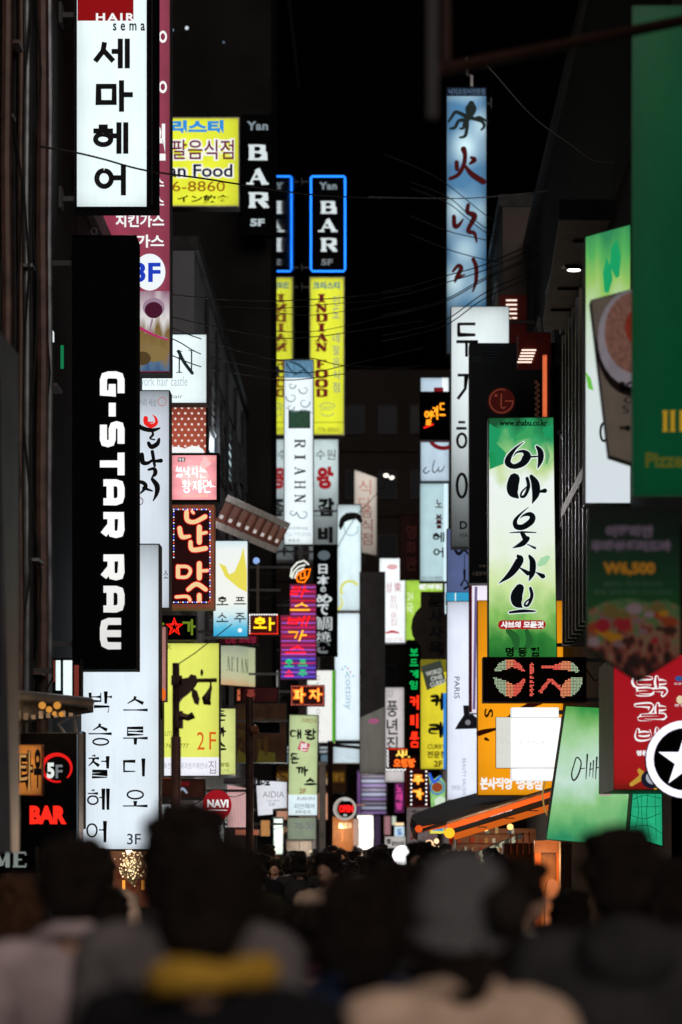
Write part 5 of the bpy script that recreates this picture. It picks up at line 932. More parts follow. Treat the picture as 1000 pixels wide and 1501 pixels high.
# old awning over the shop at the left
AWB = mat('grimy awning canvas', (.12,.10,.085), .8, 0, .5, 6, .4)
e = empty('awning', P(80, 1050, 22.8), 'grimy rolled awning with bulbs glowing under it, above the red ring sign', 'awning')
b = MB(); top_ = [P(20, 1016, 22.0), P(128, 1030, 23.2)]
b.prism([P(18, 1012, 22), P(128, 1024, 23.2), P(128, 1040, 23.2), P(18, 1056, 22)], (0, .5, 0)); b.build('canopy', AWB, e)
b = MB().tube([P(14, 1018, 21.9), P(132, 1030, 23.1)], .05, 8); b.build('roller', mat('worn aluminium',(.3,.29,.28),.4,.7), e)
for k, (x, y, r) in enumerate(((62,1034,.035),(72,1040,.03),(84,1034,.035),(80,1046,.022),(90,1047,.025))): MB().ball(P(x, y, 21.9), r, 8, 6).build('bulb', em('sodium bulb','#c98a3a',.9), e)
for k in range(9): MB().box(P(24+k*11, 1056 - k*.9, 21.9), P(30+k*11, 1042 + (k % 3)*3, 21.9) + Vector((0,.02,0))).build('valance_flap', AWB, e)
MB().tube([P(100, 1082, 22.3), P(86, 1062, 22.3), P(108, 1048, 22.3), P(112, 1075, 22.3)], .02, 6).build('crank_arm', STEEL, e)
# brushed steel fin at the left edge
e = empty('steel_fin', P(0, 1300, 13.5), 'tall brushed steel shopfront fin along the left picture edge', 'shopfront')
MB().prism([P(-60, 470, 13.4), P(-2, 484, 13.4), P(16, 505, 13.8), P(17, 1250, 13.8), P(-60, 1250, 13.4)], (0, .3, 0)).build('panel', mat('brushed steel',(.16,.16,.18),.4,.4,.3,2,0,.5), e)
MB().box(P(-60, 1020, 13.38), P(0, 560, 13.38) + Vector((0,-.03,0))).build('black_panel', K, e)  # black panel laid over the middle of the fin
# glittering window decoration
s = Sign('shop_window', 'warm lit shop window with glittering silver branches, under the studio sign', 'window', 160, 1248, 232, 1330, 29, lit('tungsten glass','#5c2412',.6,.5,.5,nscale=5), th=.3, fr=2, cab=mat('wood shopfront',(.12,.05,.025),.5), wall='L')
GL = em('tinsel glint','#ffe2b0',1.6); GD = mat('silver branch',(.5,.45,.38),.25,.8); bt = MB()
for k in range(46):
    a = R.uniform(0, 6.28); r = R.uniform(6, 24); x, y = 195 + r*math.cos(a)*.9, 1268 + r*math.sin(a)
    bt.tube([s.M(196, 1300, .05), s.M((196+x)/2 + R.uniform(-3,3), (1290+y)/2, .1), s.M(x, y, .1)], .006, 4)
bt.build('silver_branches', GD, s.o)['kind'] = 'stuff'
bt = MB()
for k in range(110): bt.ball(s.M(195 + R.gauss(0, 11), 1268 + R.gauss(0, 12), .13), R.uniform(.004, .013), 5, 3)
bt.build('glints', GL, s.o)['kind'] = 'stuff'; MB().ball(s.M(190, 1247, .1), .035, 8, 6).build('bulb', em('spot bulb','#fff0d0',3), s.o)
for x in (183, 211): MB().tube([s.M(x, 1304, .12), s.M(x, 1290, .12)], .02, 6).build('candle', em('candle','#f0a040',1.1), s.o)
# ================================================================== mid-left low signs and shopfronts
s = Sign('round_sign', 'round dark red sign with white capitals ending VI', 'sign', 297, 1157, 340, 1203, 36, None, th=.1, fr=.5, cab=em('navi red','#a81824',.75), nobez=True, wall='L', poly=[(318 + 21*math.cos(t*math.pi/14), 1180 + 22.5*math.sin(t*math.pi/14)) for t in range(28)])
s.text('NAVI', 304, 1172, 335, 1184, WHT, .05, sp=1.05); s.rect(306, 1187, 333, 1188.6, WHT)
e = empty('curtained_window', P(350, 1245, 46), 'pink curtained lit window between the round red sign and the second pole', 'window')
CU = lit('curtain glow','#c49a9a',.7,.25,.3,nscale=9)
for k in range(12):
    x = 333 + k*3.2; b = MB(); b.prism([P(x, 1150 + k*.6, 46), P(x+1.6, 1151 + k*.6, 45.9), P(x+3.1, 1150 + k*.6, 46), P(x+3.1, 1212, 46), P(x+1.6, 1213, 45.9), P(x, 1212, 46)], (0, .02, 0)); b.build('curtain_fold', CU, e)
MB().box(P(328, 1250, 46.1), P(376, 1212.5, 46.1) + Vector((0,.2,0))).build('sill_wall', WALLB, e); MB().box(P(328, 1149, 46.1), P(376, 1140, 46.1) + Vector((0,.2,0))).build('lintel', DKM, e)
s = Sign('shop_sign', 'dull red and black shop fascia low behind the lantern pole', 'sign', 200, 1142, 300, 1172, 37, mat('brown fascia',(.10,.035,.025),.5,0,.4,4), th=.25, fr=.8, cab=K, wall='L')
s.ring(245, 1146, 10, 2, em('rust glow','#7a3a22',.6), a0=200, a1=360, ry=5); s.rect(262, 1146, 278, 1152, em('red patch','#6a1418',.6)); s.strokes([B([(262,1160),(268,1156),(274,1162)],[3,4,3])], em('bluish scrap','#9aa8c0',.8))
s = Sign('shop_sign', 'small white sign with black brush marks behind the dark heads, left of the lantern pole', 'sign', 224, 1179, 262, 1206, 35, W1, th=.15, fr=.6, cab=GREYC, wall='L'); s.strokes([B([(228,1200),(232,1186),(238,1196)],[2,3,2]), B([(246,1184),(244,1198)],[2,2]), B([(254,1186),(258,1196)],[2,3])], INK)
e = empty('doorway', P(368, 1290, 47), 'small shop doorway with a red brown canopy and an orange glow, beside the second pole', 'doorway')
MB().box(P(345, 1224, 46), P(378, 1216, 46) + Vector((0,.8,0))).build('canopy', mat('clay canopy',(.25,.09,.05),.6), e); MB().box(P(352, 1262, 47.2), P(366, 1230, 47.2) + Vector((0,.03,0))).build('interior', lit('orange room','#a0501c',.7,.5,.5), e)
MB().ball(P(368, 1243, 46.5), .05, 8, 6).build('lamp', em('door lamp','#ffc060',2), e)
# left far shopfronts
def front(name, label, x0, y0, x1, y1, Y, m, fm=None, cat='shopfront', mull=2, wall=None):
    e = empty(name, P((x0+x1)/2, y1, Y), label, cat, 'lit shopfronts far down the street'); fm = fm or DKM
    MB().box(P(x0, y1, Y), P(x1, y0, Y) + Vector((0, .05, 0))).build('lit_glass', m, e)
    w = (x1-x0)/max(1, mull)
    for k in range(mull + 1): MB().box(P(x0 + w*k - .5, y1, Y - .06), P(x0 + w*k + .5, y0, Y - .06) + Vector((0, .05, 0))).build('mullion', fm, e)
    MB().box(P(x0 - 1, y0, Y - .08), P(x1 + 1, y0 - 2.5, Y - .08) + Vector((0, .15, 0))).build('lintel', fm, e)
    return e
front('shopfront', 'narrow white lit door left of the sage green sign', 401, 1200, 415, 1252, 56, lit('door white','#c9d6c8',.95,.3,.2), mull=1)
front('shopfront', 'beige lit shopfront under the sage green sign', 420, 1233, 458, 1275, 58, lit('beige room','#6e5a48',.6,.3,.7,nscale=7))
e = empty('pilaster', P(474, 1250, 64), 'pale stone pilaster between the green sign and the round LED sign', 'pillar'); MB().box(P(468, 1260, 64), P(477, 1120, 64) + Vector((0,.4,0))).build('shaft', mat('pale stone',(.35,.32,.3),.7,0,.3,3), e); MB().box(P(466, 1122, 63.95), P(479, 1116, 63.95) + Vector((0,.5,0))).build('capital', MATS['pale stone'], e)
front('shopfront', 'orange lit shopfront under the round LED sign', 486, 1200, 518, 1262, 84, lit('amber room','#a85a20',.8,.35,.6,nscale=5), mat('bronze frame',(.2,.1,.05),.4,.5))
front('shopfront', 'brightest white shop entrance at the end of the street', 524, 1196, 547, 1262, 96, lit('shop white','#f3efe6',1.15,.2,.1), mull=1)
s = Sign('poster_panel', 'cream and pink poster strip beside the brightest entrance', 'poster', 516, 1200, 527, 1240, 90, lit('cream poster','#c9a898',.7,.3,.4,nscale=9), th=.1, fr=.3, cab=DKM)
s = Sign('shop_sign', 'thin purple upright sign strip right of the brightest entrance', 'sign', 549, 1195, 558, 1252, 94, lit('violet strip','#4a3858',.5,.3,.5,nscale=8), th=.2, fr=.3, cab=DKM)
e = empty('shutter_facade', P(548, 1195, 98), 'stack of pale and violet lit slats above the brightest entrance', 'facade')
for k in range(9):
    y = 1136 + k*6.6; MB().box(P(530, y+4.2, 98), P(566, y, 98) + Vector((0,.12,0))).build('slat', lit(('slat grey','slat cold','slat violet')[k % 3], ('#5d5560','#8f98a8','#6a4a80')[k % 3], .7, .3, .6, nscale=7), e)
MB().box(P(526, 1196, 98.15), P(568, 1134, 98.15) + Vector((0,.2,0))).build('backing', WALLB, e); MB().box(P(524, 1196, 97.9), P(528.5, 1130, 97.9) + Vector((0,.2,0))).build('post', em('purple tube','#6a4478',.6), e)
s = Sign('shop_sign', 'brown fascia with dim gold characters above the round LED sign', 'sign', 464, 1120, 508, 1163, 86, mat('walnut fascia',(.05,.03,.02),.5), th=.2, fr=.6, cab=K); s.rect(466, 1130, 506, 1148, em('bronze band','#4a3010',.6)); s.text('커피전문점', 468, 1133, 504, 1145, em('dim gold','#8a6420',.7), .04)
s = Sign('shop_sign', 'small peach coloured lit sign left of the round LED sign', 'sign', 466, 1162, 487, 1202, 82, lit('peach acrylic','#c08a70',.8,.4,.4,nscale=6), th=.2, fr=.5, cab=DKM)
s = Sign('round_sign', 'round pale rimmed sign with red LED digits on black', 'sign', 488, 1168, 523, 1203, 60, None, th=.3, fr=.5, cab=mat('pale rim',(.55,.52,.5),.4), nobez=True, poly=[(505.5 + 17*math.cos(t*math.pi/14), 1185.5 + 17*math.sin(t*math.pi/14)) for t in range(28)])
s.ring(505.5, 1185.5, 15.5, 3, em('rim glow','#c9c2ba',.8)); s.disc(507, 1185.5, 12.5, K); s.text('OPEN', 497, 1180, 518, 1191, em('led crimson','#f01818',1.4), .08, name='led_digits'); s.rect(503, 1171, 512, 1174, em('mirror glint','#c0c8c8',.9)); s.disc(506, 1195, 3, MATS['mirror glint'], ry=1.5)
MB().box(s.M(522, 1181, -.1), s.M(535, 1179, -.05)).build('bracket', em('warm arm','#b08060',.6), s.o)
s = Sign('shop_sign', 'low white sign with a black mark and small letters left of the white globe', 'sign', 564, 1226, 595, 1243, 70, lit('chalk acrylic','#b9b4b0',.85,.2,.1), th=.15, fr=.4, cab=DKM); s.text('커피', 567, 1229, 573, 1239, INK, .08); s.text('팥빙수집', 574, 1233, 592, 1240, INK, .03)
s = Sign('shop_sign', 'small pale blue square sign above the low white one', 'sign', 578, 1211, 593, 1227, 76, lit('baby blue acrylic','#c2d8e6',.95,.15,.05), th=.15, fr=.3, cab=DKM); s.text('도', 582, 1215, 590, 1224, em('azure','#2a6ac0',.8), .05)
MB().box(P(579, 1210, 75.9), P(592, 1206, 75.9) + Vector((0,.1,0))).build('lamp_hood', em('hood glow','#ffd9a8',1.2), s.o)
e = empty('globe_lamp', P(590, 1270, 44), 'glowing white globe lamp just above the far crowd', 'lamp'); MB().ball(P(590, 1254, 44), .185, 20, 12).build('globe', em('globe white','#ffffff',1.25), e, True); MB().tube([P(590, 1270, 44), (P(590,1270,44).x, 44, .01)], .03, 8).build('pole', DKM, e)
s = Sign('notice_board', 'grey notice board with a red printed border behind the awning edge', 'sign', 596, 1183, 642, 1238, 52, lit('notice grey','#6f6468',.55,.25,.2), th=.1, fr=.5, cab=DKM)
s.text('메뉴 - 안내', 604, 1187, 636, 1193, INK, .03)
for k in range(5): s.text('국밥집전골'[k], 601, 1198 + k*7, 606, 1203 + k*7, em('board red','#8a2a2a',.5), .04)
for k in range(4): s.text('갈비찜', 618, 1198 + k*9, 636, 1203 + k*9, MATS['board red'])
s = Sign('figure_sign', 'green and blue globe shaped lit figure beside the yellow LED characters', 'sign', 627, 1127, 655, 1188, 54, lit('lime figure','#8fc878',.8,.2,.3), th=.15, fr=.3, cab=K, nobez=True, poly=[(632,1184),(630,1150),(628,1133),(636,1142),(645,1136),(653,1148),(655,1184)])
s.strokes([B([(630,1134),(636,1146),(646,1138)],[3,5,3])], em('neon blue2','#2a5ad8',1.1)); s.disc(641, 1154, 8, em('terra ball','#a0482a',.8), ry=7); s.ring(641, 1154, 10, 2, em('cobalt rim','#3a6ad0',.9)); s.disc(646, 1176, 9, em('white round','#d5ead0',.9), ry=9)
s = Sign('neon_board', 'tiny white and red bulb strip between the globe figure and the white sign', 'neon sign', 653, 1158, 662, 1180, 50, K, th=.1, fr=.3, cab=K); s.dots([(655 + (i % 2)*3, 1160 + i*1.9) for i in range(10)], .8, MATS['bulb white']); s.dots([(658, 1161 + i*3.4) for i in range(5)], .8, MATS['bulb red'])
# stalls' lights under the awning
e = empty('stall_lamps', P(630, 1250, 47), 'cluster of small warm bulbs over a food stall beyond the orange awnings', 'lamps', 'stall lights')
for (x, y, r, c) in ((620,1241,.06,2), (629,1238,.09,2.2), (636,1243,.05,1.6), (646,1244,.06,1.8), (655,1241,.04,1.4), (640,1233,.05,1.2), (612,1243,.04,1.2)): MB().ball(P(x, y, 47), r, 8, 6).build('bulb', em('stall bulb %d' % int(c*10), '#ffd2a0', c), e)
MB().box(P(604, 1252, 47.2), P(664, 1246, 47.2) + Vector((0,.4,0))).build('counter', mat('stall board',(.12,.07,.05),.6), e)
s = Sign('shop_sign', 'bright yellow and blue strip glimpsed between the two awnings', 'sign', 630, 1209, 652, 1222, 46, lit('candy strip','#d8d040',1.0,.2,.3), th=.1, fr=.3, cab=K); s.rect(634, 1214, 650, 1218, em('candy blue','#3a9ad0',.9)); s.text('할인', 638, 1210, 647, 1213, WHT)
s = Sign('shop_sign', 'pale lit strip under the first awning', 'sign', 652, 1198, 706, 1216, 45, lit('mist strip','#8fa4a8',.75,.3,.3), th=.1, fr=.3, cab=K)
s = Sign('shop_sign', 'slate blue shop fascia with white capitals under the awning', 'sign', 704, 1180, 772, 1212, 41.5, mat('slate fascia',(.02,.03,.05),.5), th=.2, fr=.5, cab=K); s.text('PARADIS', 708, 1187, 752, 1198, WHT, .05, shear=.1); s.rect(712, 1204, 722, 1206, WHT)
for k in range(4): s.rect(712, 1215 + k*3.4, 748, 1216.6 + k*3.4, em('rib white','#c8ccd0',.85), 'stripe')
s.rect(704, 1212, 772, 1214, K); 
# ================================================================== ribbed glass canopy on the left
e = empty('ribbed_canopy', P(370, 790, 52), 'tilted brown and glass ribbed canopy high on the left wall', 'canopy')
A, Bq, C, D = P(334, 726, 48), P(426, 768, 56), P(404, 811, 55.4), P(311, 772, 47.4)
def bil(u, v): return (A*(1-u) + Bq*u)*(1-v) + (D*(1-u) + C*u)*v
RB = mat('brown rib', (.42,.13,.10), .5, 0, .3, 5); WR = mat('painted gutter', (.85,.82,.85), .6, 0, .2, 5); GP = lit('canopy glazing', '#54342c', .8, .2, .5, nscale=6)
for k in range(8):
    u0, u1 = k/8 + .012, (k+1)/8 - .03
    b = MB(); b.prism([bil(u0, .2), bil(u1, .2), bil(u1, .72), bil(u0, .72)], (0, .03, .02)); b.build('glass_pane', GP, e)
    b = MB(); b.prism([bil(u1, .18) + Vector((0,-.03,0)), bil(u1+.03, .18) + Vector((0,-.03,0)), bil(u1+.03, .80) + Vector((0,-.03,0)), bil(u1, .80) + Vector((0,-.03,0))], (0, .07, .02)); b.build('rib', RB, e)
    b = MB(); b.prism([bil(u0+.02, .60) + Vector((0,-.03,0)), bil(u1-.02, .60) + Vector((0,-.03,0)), bil(u1-.02, .70) + Vector((0,-.03,0)), bil(u0+.02, .70) + Vector((0,-.03,0))], (0, .02, .02)); b.build('lamp_strip', em('canopy lamp','#cdc4c2',.9), e)
for v0, v1, m in ((0, .17, WR), (.82, 1.0, WR), (.745, .80, RB)):
    b = MB(); b.prism([bil(0, v0) + Vector((0,-.02,0)), bil(1, v0) + Vector((0,-.02,0)), bil(1, v1) + Vector((0,-.02,0)), bil(0, v1) + Vector((0,-.02,0))], (0, .09, .02)); b.build('gutter', m, e)
MB().box(P(300, 800, 48), P(311, 760, 48) + Vector((0,.1,0))).build('wall_bracket', DKM, e)
# ================================================================== awnings right
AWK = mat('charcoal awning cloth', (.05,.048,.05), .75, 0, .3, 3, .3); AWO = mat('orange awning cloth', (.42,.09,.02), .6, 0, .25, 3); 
OG = AWO.node_tree.nodes['Principled BSDF']; OG.inputs['Emission Color'].default_value = (*lin('#e85a1c'), 1); OG.inputs['Emission Strength'].default_value = .8  # glow in the cloth stands in for stall light shining through
e = empty('awning', P(760, 1190, 38), 'charcoal awning with an orange valance reaching far over the street on the right', 'awning', 'orange edged awnings')
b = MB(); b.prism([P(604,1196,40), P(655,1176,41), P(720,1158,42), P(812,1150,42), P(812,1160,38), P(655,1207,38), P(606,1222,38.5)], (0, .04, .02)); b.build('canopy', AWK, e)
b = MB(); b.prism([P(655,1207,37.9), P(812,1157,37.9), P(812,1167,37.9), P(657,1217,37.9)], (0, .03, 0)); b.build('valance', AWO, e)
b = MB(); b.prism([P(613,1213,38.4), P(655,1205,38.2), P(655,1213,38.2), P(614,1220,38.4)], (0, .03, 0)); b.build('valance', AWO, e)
MB().prism([P(603,1198,39), P(614,1212,39), P(612,1232,39), P(606,1228,39), P(601,1210,39)], (0, .3, 0)).build('side_flap', AWK, e)
MB().tube([P(606,1221,38.3), P(655,1206,37.85), P(812,1156,37.85)], .03, 6).build('rail', STEEL, e); MB().ball(P(614, 1215, 37.9), .06, 8, 6).build('lamp', em('awning lamp','#e0561c',1.0), e)
e = empty('awning', P(740, 1210, 35), 'second lower awning with an orange lip and a lit corner lamp on the right', 'awning', 'orange edged awnings')
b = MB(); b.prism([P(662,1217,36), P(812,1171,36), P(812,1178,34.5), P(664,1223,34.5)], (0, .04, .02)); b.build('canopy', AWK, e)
b = MB(); b.prism([P(664,1222,34.4), P(812,1177,34.4), P(812,1187,34.4), P(667,1231,34.4)], (0, .03, 0)); b.build('valance', em('glowing valance','#d8641e',.85), e)  # valance cloth glows in place of lamplight through it
MB().tube([P(662,1227,34.3), P(660,1250,34.3)], .035, 6).build('post', mat('red post',(.4,.04,.03),.5), e); MB().ball(P(659, 1221, 34.2), .075, 10, 8).build('lamp', em('corner lamp','#ffa024',1.8), e)
for i, (x, y) in enumerate(((700,1213),(740,1200),(775,1189))): MB().box(P(x, y, 34.3), P(x+14, y-1.5, 34.3) + Vector((0,.02,0))).build('clip', STEEL, e)
MB().tube([P(800, 1140, 33), P(795, 1165, 33), P(798, 1185, 33), P(806, 1202, 33)], .012, 5).build('hanging_wire', em('lit wire','#c89a50',.6), e)
# hanging garments and orange booth
e = empty('garment_rail', P(740, 1275, 31), 'folded pale garments heaped on a sloping rack below the awnings', 'clothes rack')
MB().tube([P(695,1252,31), P(765,1222,31)], .018, 6).build('rail', STEEL, e); MB().tube([P(695,1249,31.2), P(690,1262,31.2), (P(690,1262,31.2).x, 31.2, .13)], .02, 6).build('stand', STEEL, e)
GA = mat('cream cotton', (.55,.52,.42), .85, 0, .25, 6, .4); GAE = lit('lit cream cotton','#a8a488',.75,.1,.5,nscale=6)  # second cotton is a glowing copy, standing in for lamplight on the garments
for k in range(9):
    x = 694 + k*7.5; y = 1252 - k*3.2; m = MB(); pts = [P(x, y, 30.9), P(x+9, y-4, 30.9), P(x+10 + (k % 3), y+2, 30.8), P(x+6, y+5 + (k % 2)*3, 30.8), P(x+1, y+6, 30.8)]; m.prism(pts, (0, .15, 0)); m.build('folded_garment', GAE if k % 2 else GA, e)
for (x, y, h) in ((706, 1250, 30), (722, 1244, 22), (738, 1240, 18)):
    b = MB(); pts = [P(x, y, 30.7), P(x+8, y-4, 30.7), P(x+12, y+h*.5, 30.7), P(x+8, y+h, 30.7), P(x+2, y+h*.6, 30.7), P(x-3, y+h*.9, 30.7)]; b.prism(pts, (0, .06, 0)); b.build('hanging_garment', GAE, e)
e = empty('booth', P(803, 1380, 27), 'orange lit wooden booth with a peach coat hanging in its doorway', 'booth')
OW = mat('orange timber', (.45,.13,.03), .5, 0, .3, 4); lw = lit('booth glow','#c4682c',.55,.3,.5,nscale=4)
zb = .0
for x0, x1 in ((784, 793), (816, 822)): MB().box(P(x0, 1250, 27) * 1, Vector((P(x1,0,27).x, 27.1, zb))).build('post', OW, e)
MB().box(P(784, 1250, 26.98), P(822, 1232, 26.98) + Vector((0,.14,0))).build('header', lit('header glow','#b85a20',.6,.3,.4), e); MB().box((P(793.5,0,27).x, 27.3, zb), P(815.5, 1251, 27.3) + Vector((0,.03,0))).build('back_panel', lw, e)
MB().box((P(740,0,28).x, 28.2, zb), (P(783,0,28).x, 28.6, P(0,1236,28.4).z)).build('side_counter', mat('dark timber',(.08,.035,.02),.6), e)
for k in range(4): MB().box(P(748 + k*9, 1252, 28.1), P(750 + k*9, 1222 - k, 28.1) + Vector((0,.05,0))).build('upright_stick', mat('red brown stick',(.3,.08,.04),.5), e)
b = MB(); cp = [(803,1292),(810,1288),(817,1292),(822,1310),(821,1345),(818,1372),(801,1374),(799,1340),(800,1305)]; b.prism([P(x, y, 26.7) for x, y in cp], (0, .18, 0)); b.build('hanging_coat', lit('peach coat','#d07848',.6,.4,.6,nscale=5), e)  # coat glows in place of booth light on it
MB().box(P(822, 1500 - 110, 26.5), P(838, 1232, 26.5) + Vector((0,.3,0))).build('side_wall', mat('stall wall grey',(.14,.125,.11),.7), e)
# ================================================================== poles
PB = mat('pole bronze', (.05,.03,.028), .45, .5, .4, 6)
e = empty('lantern_pole', Vector((P(258,0,20).x, 20, 0.12)), 'dark pole with teardrop lantern and camera in front of the yellow 2F sign', 'lamp post')
p0 = P(258, 972, 20); MB().tube([(p0.x, 20, .12), (p0.x, 20, P(0,1080,20).z)], .042, 10).build('pole', mat('pole brown lit',(.16,.085,.07),.45,.4), e); MB().tube([(p0.x, 20, P(0,1080,20).z), p0], .03, 10).build('mast', PB, e)  # lower pole's lighter brown has the light on it mixed in
MB().tube([P(254,998,20), P(318,997,20)], .017, 8).build('arm', PB, e); MB().box(P(251,1004,19.95), P(266,990,19.95) + Vector((0,.1,0))).build('clamp', PB, e)
MB().tube([P(309,997,20), P(309,1003,20), P(309,1008,20), P(306,1016,20), P(302.5,1024,20), P(303.5,1029,20), P(309,1033,20)], [.006,.008,.012,.022,.038,.036,.006], 12).build('lantern', PB, e, True)
MB().ball(P(296, 986, 20), (.012,.012,.03), 8, 6).build('finial', PB, e)
b = MB(); 
for q in ([(264,995),(276,993),(280,988),(287,990),(289,1000),(284,1008),(276,1016),(268,1022),(262,1030),(261,1006)], [(281,1008),(288,1012),(292,1024),(290,1033),(285,1031),(281,1020)]): b.prism([P(x, y, 19.95) for x, y in q], (0, .08, 0))
b.build('loudspeaker_cluster', PB, e)
MB().box(P(257,1067,19.93), P(267,1042,19.93) + Vector((0,.12,0))).build('camera_box', PB, e); MB().tube([P(264,1049,19.93), P(276,1052,19.93), P(284,1048,19.93)], [.03,.028,.03], 10).build('camera_barrel', PB, e)
MB().tube([P(236,1025,20.4), P(237,1054,20.4)], [.008,.012], 6).build('hanging_strap', K, e); MB().tube([p0 + Vector((0,0,-.02)), P(285,958,21), P(340,915,23)], .005, 5).build('stay_wire', CABLE, e)
e = empty('street_pole', Vector((P(367,0,34).x, 34, .12)), 'plain dark pole with a box arm, right of the 2F sign', 'pole')
p0 = P(366, 1022, 34); MB().tube([(p0.x, 34, .12), p0], .055, 10).build('pole', PB, e); MB().box(P(370,1074,34), P(410,1059,34) + Vector((0,.2,0))).build('arm_box', K, e); MB().ball(P(373, 1070, 33.9), .07, 8, 6).build('lamp_lens', mat('lens brown',(.15,.06,.03),.3), e)
e = empty('street_pole', Vector((P(484,0,66).x, 66, .0)), 'slim far pole rising beside the round LED sign', 'pole'); p0 = P(484, 1086, 66); MB().tube([(p0.x, 66, 0), p0], .07, 8).build('pole', PB, e); MB().tube([p0, P(484, 1092, 66), P(528, 1096, 66)], .05, 6).build('arm', PB, e)
# small odds and ends high up
e = empty('floodlight', P(455, 800, 58.2), 'small unlit floodlight on a post above the turbaned emblem', 'light fixture'); MB().tube([P(378,900,50), P(378,820,50)], .03, 6).build('post', em('dim streak','#4a4238',.4), e); MB().ball(P(376,822,50), .07, 8, 6).build('lamp', em('blue pin','#8fb0e8',1.0), e)
for i, (x, y, c, st_, lb) in enumerate(((253,44,'#8aa0b8',.8,'faint bluish pin of light, leftmost in the black sky'),(274,41,'#cfd8e0',1.2,'brightest pin of light in the black sky near the maroon sign'),(328,62,'#6a7a90',.6,'dim bluish pin of light, rightmost of the three in the sky'))):
    e = empty('window_light', P(x, y, 60.8), lb, 'light', 'pins of light high above'); MB().ball(P(x, y, 60.8), .032 if i != 1 else .045, 8, 5).build('bulb', em('pin %d' % i, c, st_), e)
#e = empty('tower_block', (0, 130, 0), 'unlit tower block lost in the night sky behind the street', 'building'); MB().box((-16, 127, 0), (-4, 140, 50)).build('wall', WALLD, e)
# ================================================================== overhead cables
def cable(label, pts, r=.008, sag=True, m=None, group='overhead cables'):
    q = cat_rom([(P(x, y, Y).x, Y, P(x, y, Y).z) for x, y, Y in pts], 6); o = MB().tube(q, r, 5).build('overhead_cable', m or CABLE, None, True)
    return tagp(o, label, 'cable', group)
GC = mat('grey cable sheath', (.10,.10,.105), .5)
cable('black cable crossing the topmost white sign and the upper yellow sign', [(60,215,22),(112,224,23),(150,233,24),(214,250,25),(300,262,27),(350,270,28),(455,285,32),(560,291,38)], .010)
cable('pale thin cable crossing the octopus sign at the hanja', [(540,289,38),(655,291,45),(713,289,46),(800,280,44),(890,268,40)], .010, m=GC)
cable('thin pale wire falling from the brown pole to the right', [(700,84,30),(722,105,30),(780,170,30),(840,215,30),(868,235,30),(900,239,30)], .010, m=GC)
cable('upper slanting cable over the octopus sign', [(560,225,52),(640,260,52),(713,316,52),(760,345,52),(835,380,50)], .010)
for i, (a, b, lb) in enumerate(((288,335,'upper of the two twisted cables falling across the octopus sign'),(297,341,'lower of the two twisted cables falling across the octopus sign'),(338,352,'nearly level cable over the middle of the octopus sign'),(365,381,'nearly level cable just above the last octopus sign character'))):
    cable(lb, [(600,a-22,52),(655,a,52),(685,(a+b)/2+1,52),(713,b,52),(770,b+ (30 if i < 2 else 12),52)], .011)
for i, (a, b, lb) in enumerate(((404,387,'first rising cable over the foot of the octopus sign'),(414,395,'second rising cable over the foot of the octopus sign'),(438,406,'third rising cable over the foot of the octopus sign'),(441,409,'fourth rising cable over the foot of the octopus sign'),(468,428,'rising cable over the corner of the L shaped sign'),(476,436,'lowest rising cable over the corner of the L shaped sign'))):
    cable(lb, [(560,a+24,43),(600,a+16,43),(655,a,43),(713,b,43),(790,b-34,43)], .010)
for i, (p_, lb) in enumerate((([(195,428),(250,432),(330,439),(402,441),(455,439),(505,436),(600,425)],'highest cable passing over the tall yellow sign'),([(195,450),(250,464),(310,478),(402,495),(455,494),(505,488),(620,470)],'second cable passing over the tall yellow sign'),
    ([(195,452),(260,484),(330,508),(402,527),(455,525),(505,536),(600,540)],'cable falling over the white N square towards the street'),([(195,470),(260,500),(304,522),(402,543),(455,546),(505,536),(620,510)],'sagging cable over the blue marbled head of the slim white sign'),
    ([(195,492),(250,520),(304,540),(380,552),(430,557),(505,548),(620,536)],'lowest cable over the slim white sign'),([(300,448),(402,452),(455,448),(505,444),(560,440)],'thin level cable near the top of the tall yellow sign'),([(402,458),(455,462),(505,456),(600,440)],'thin sagging cable near the top of the tall yellow sign'),([(402,486),(455,486),(505,478),(600,456)],'thin rising cable across the middle of the tall yellow sign'))):
    cable(lb, [(x, y, 30 + (x-195)*.045) for x, y in p_], .0085 if i < 5 else .006)
cable('loose wire rising to the far floodlights in the middle', [(480,830,70),(520,760,74),(560,715,80),(620,640,84),(650,600,84)], .012)

# real light from the lit shops and lamps seen in the photograph
def lamp(x, y, Y, w, c, r=.15):
    l = bpy.data.lights.new('shop_and_fill_light', 'POINT'); l.energy = w * 2.4; l.color = c; l.shadow_soft_size = r
    o = bpy.data.objects.new('shop_and_fill_light', l); COL.objects.link(o); o.location = P(x, y, Y)
lamp(590, 1232, 43.5, 45, (1, .97, .92)); lamp(640, 1222, 46.5, 60, (1, .75, .5)); lamp(536, 1215, 95, 260, (1, .95, .88)); lamp(408, 1215, 55, 60, (.9, 1, .92)); lamp(440, 1240, 57, 40, (1, .8, .6))
lamp(500, 1215, 82, 160, (1, .6, .3)); lamp(350, 1205, 44.5, 30, (1, .75, .72)); lamp(730, 1225, 36.5, 45, (1, .55, .28)); lamp(800, 1262, 26.6, 8, (1, .5, .22)); lamp(192, 1235, 28.3, 12, (1, .75, .45)); lamp(75, 1052, 21.6, 4, (1, .7, .4)); lamp(548, 1150, 96.5, 90, (.8, .75, 1))

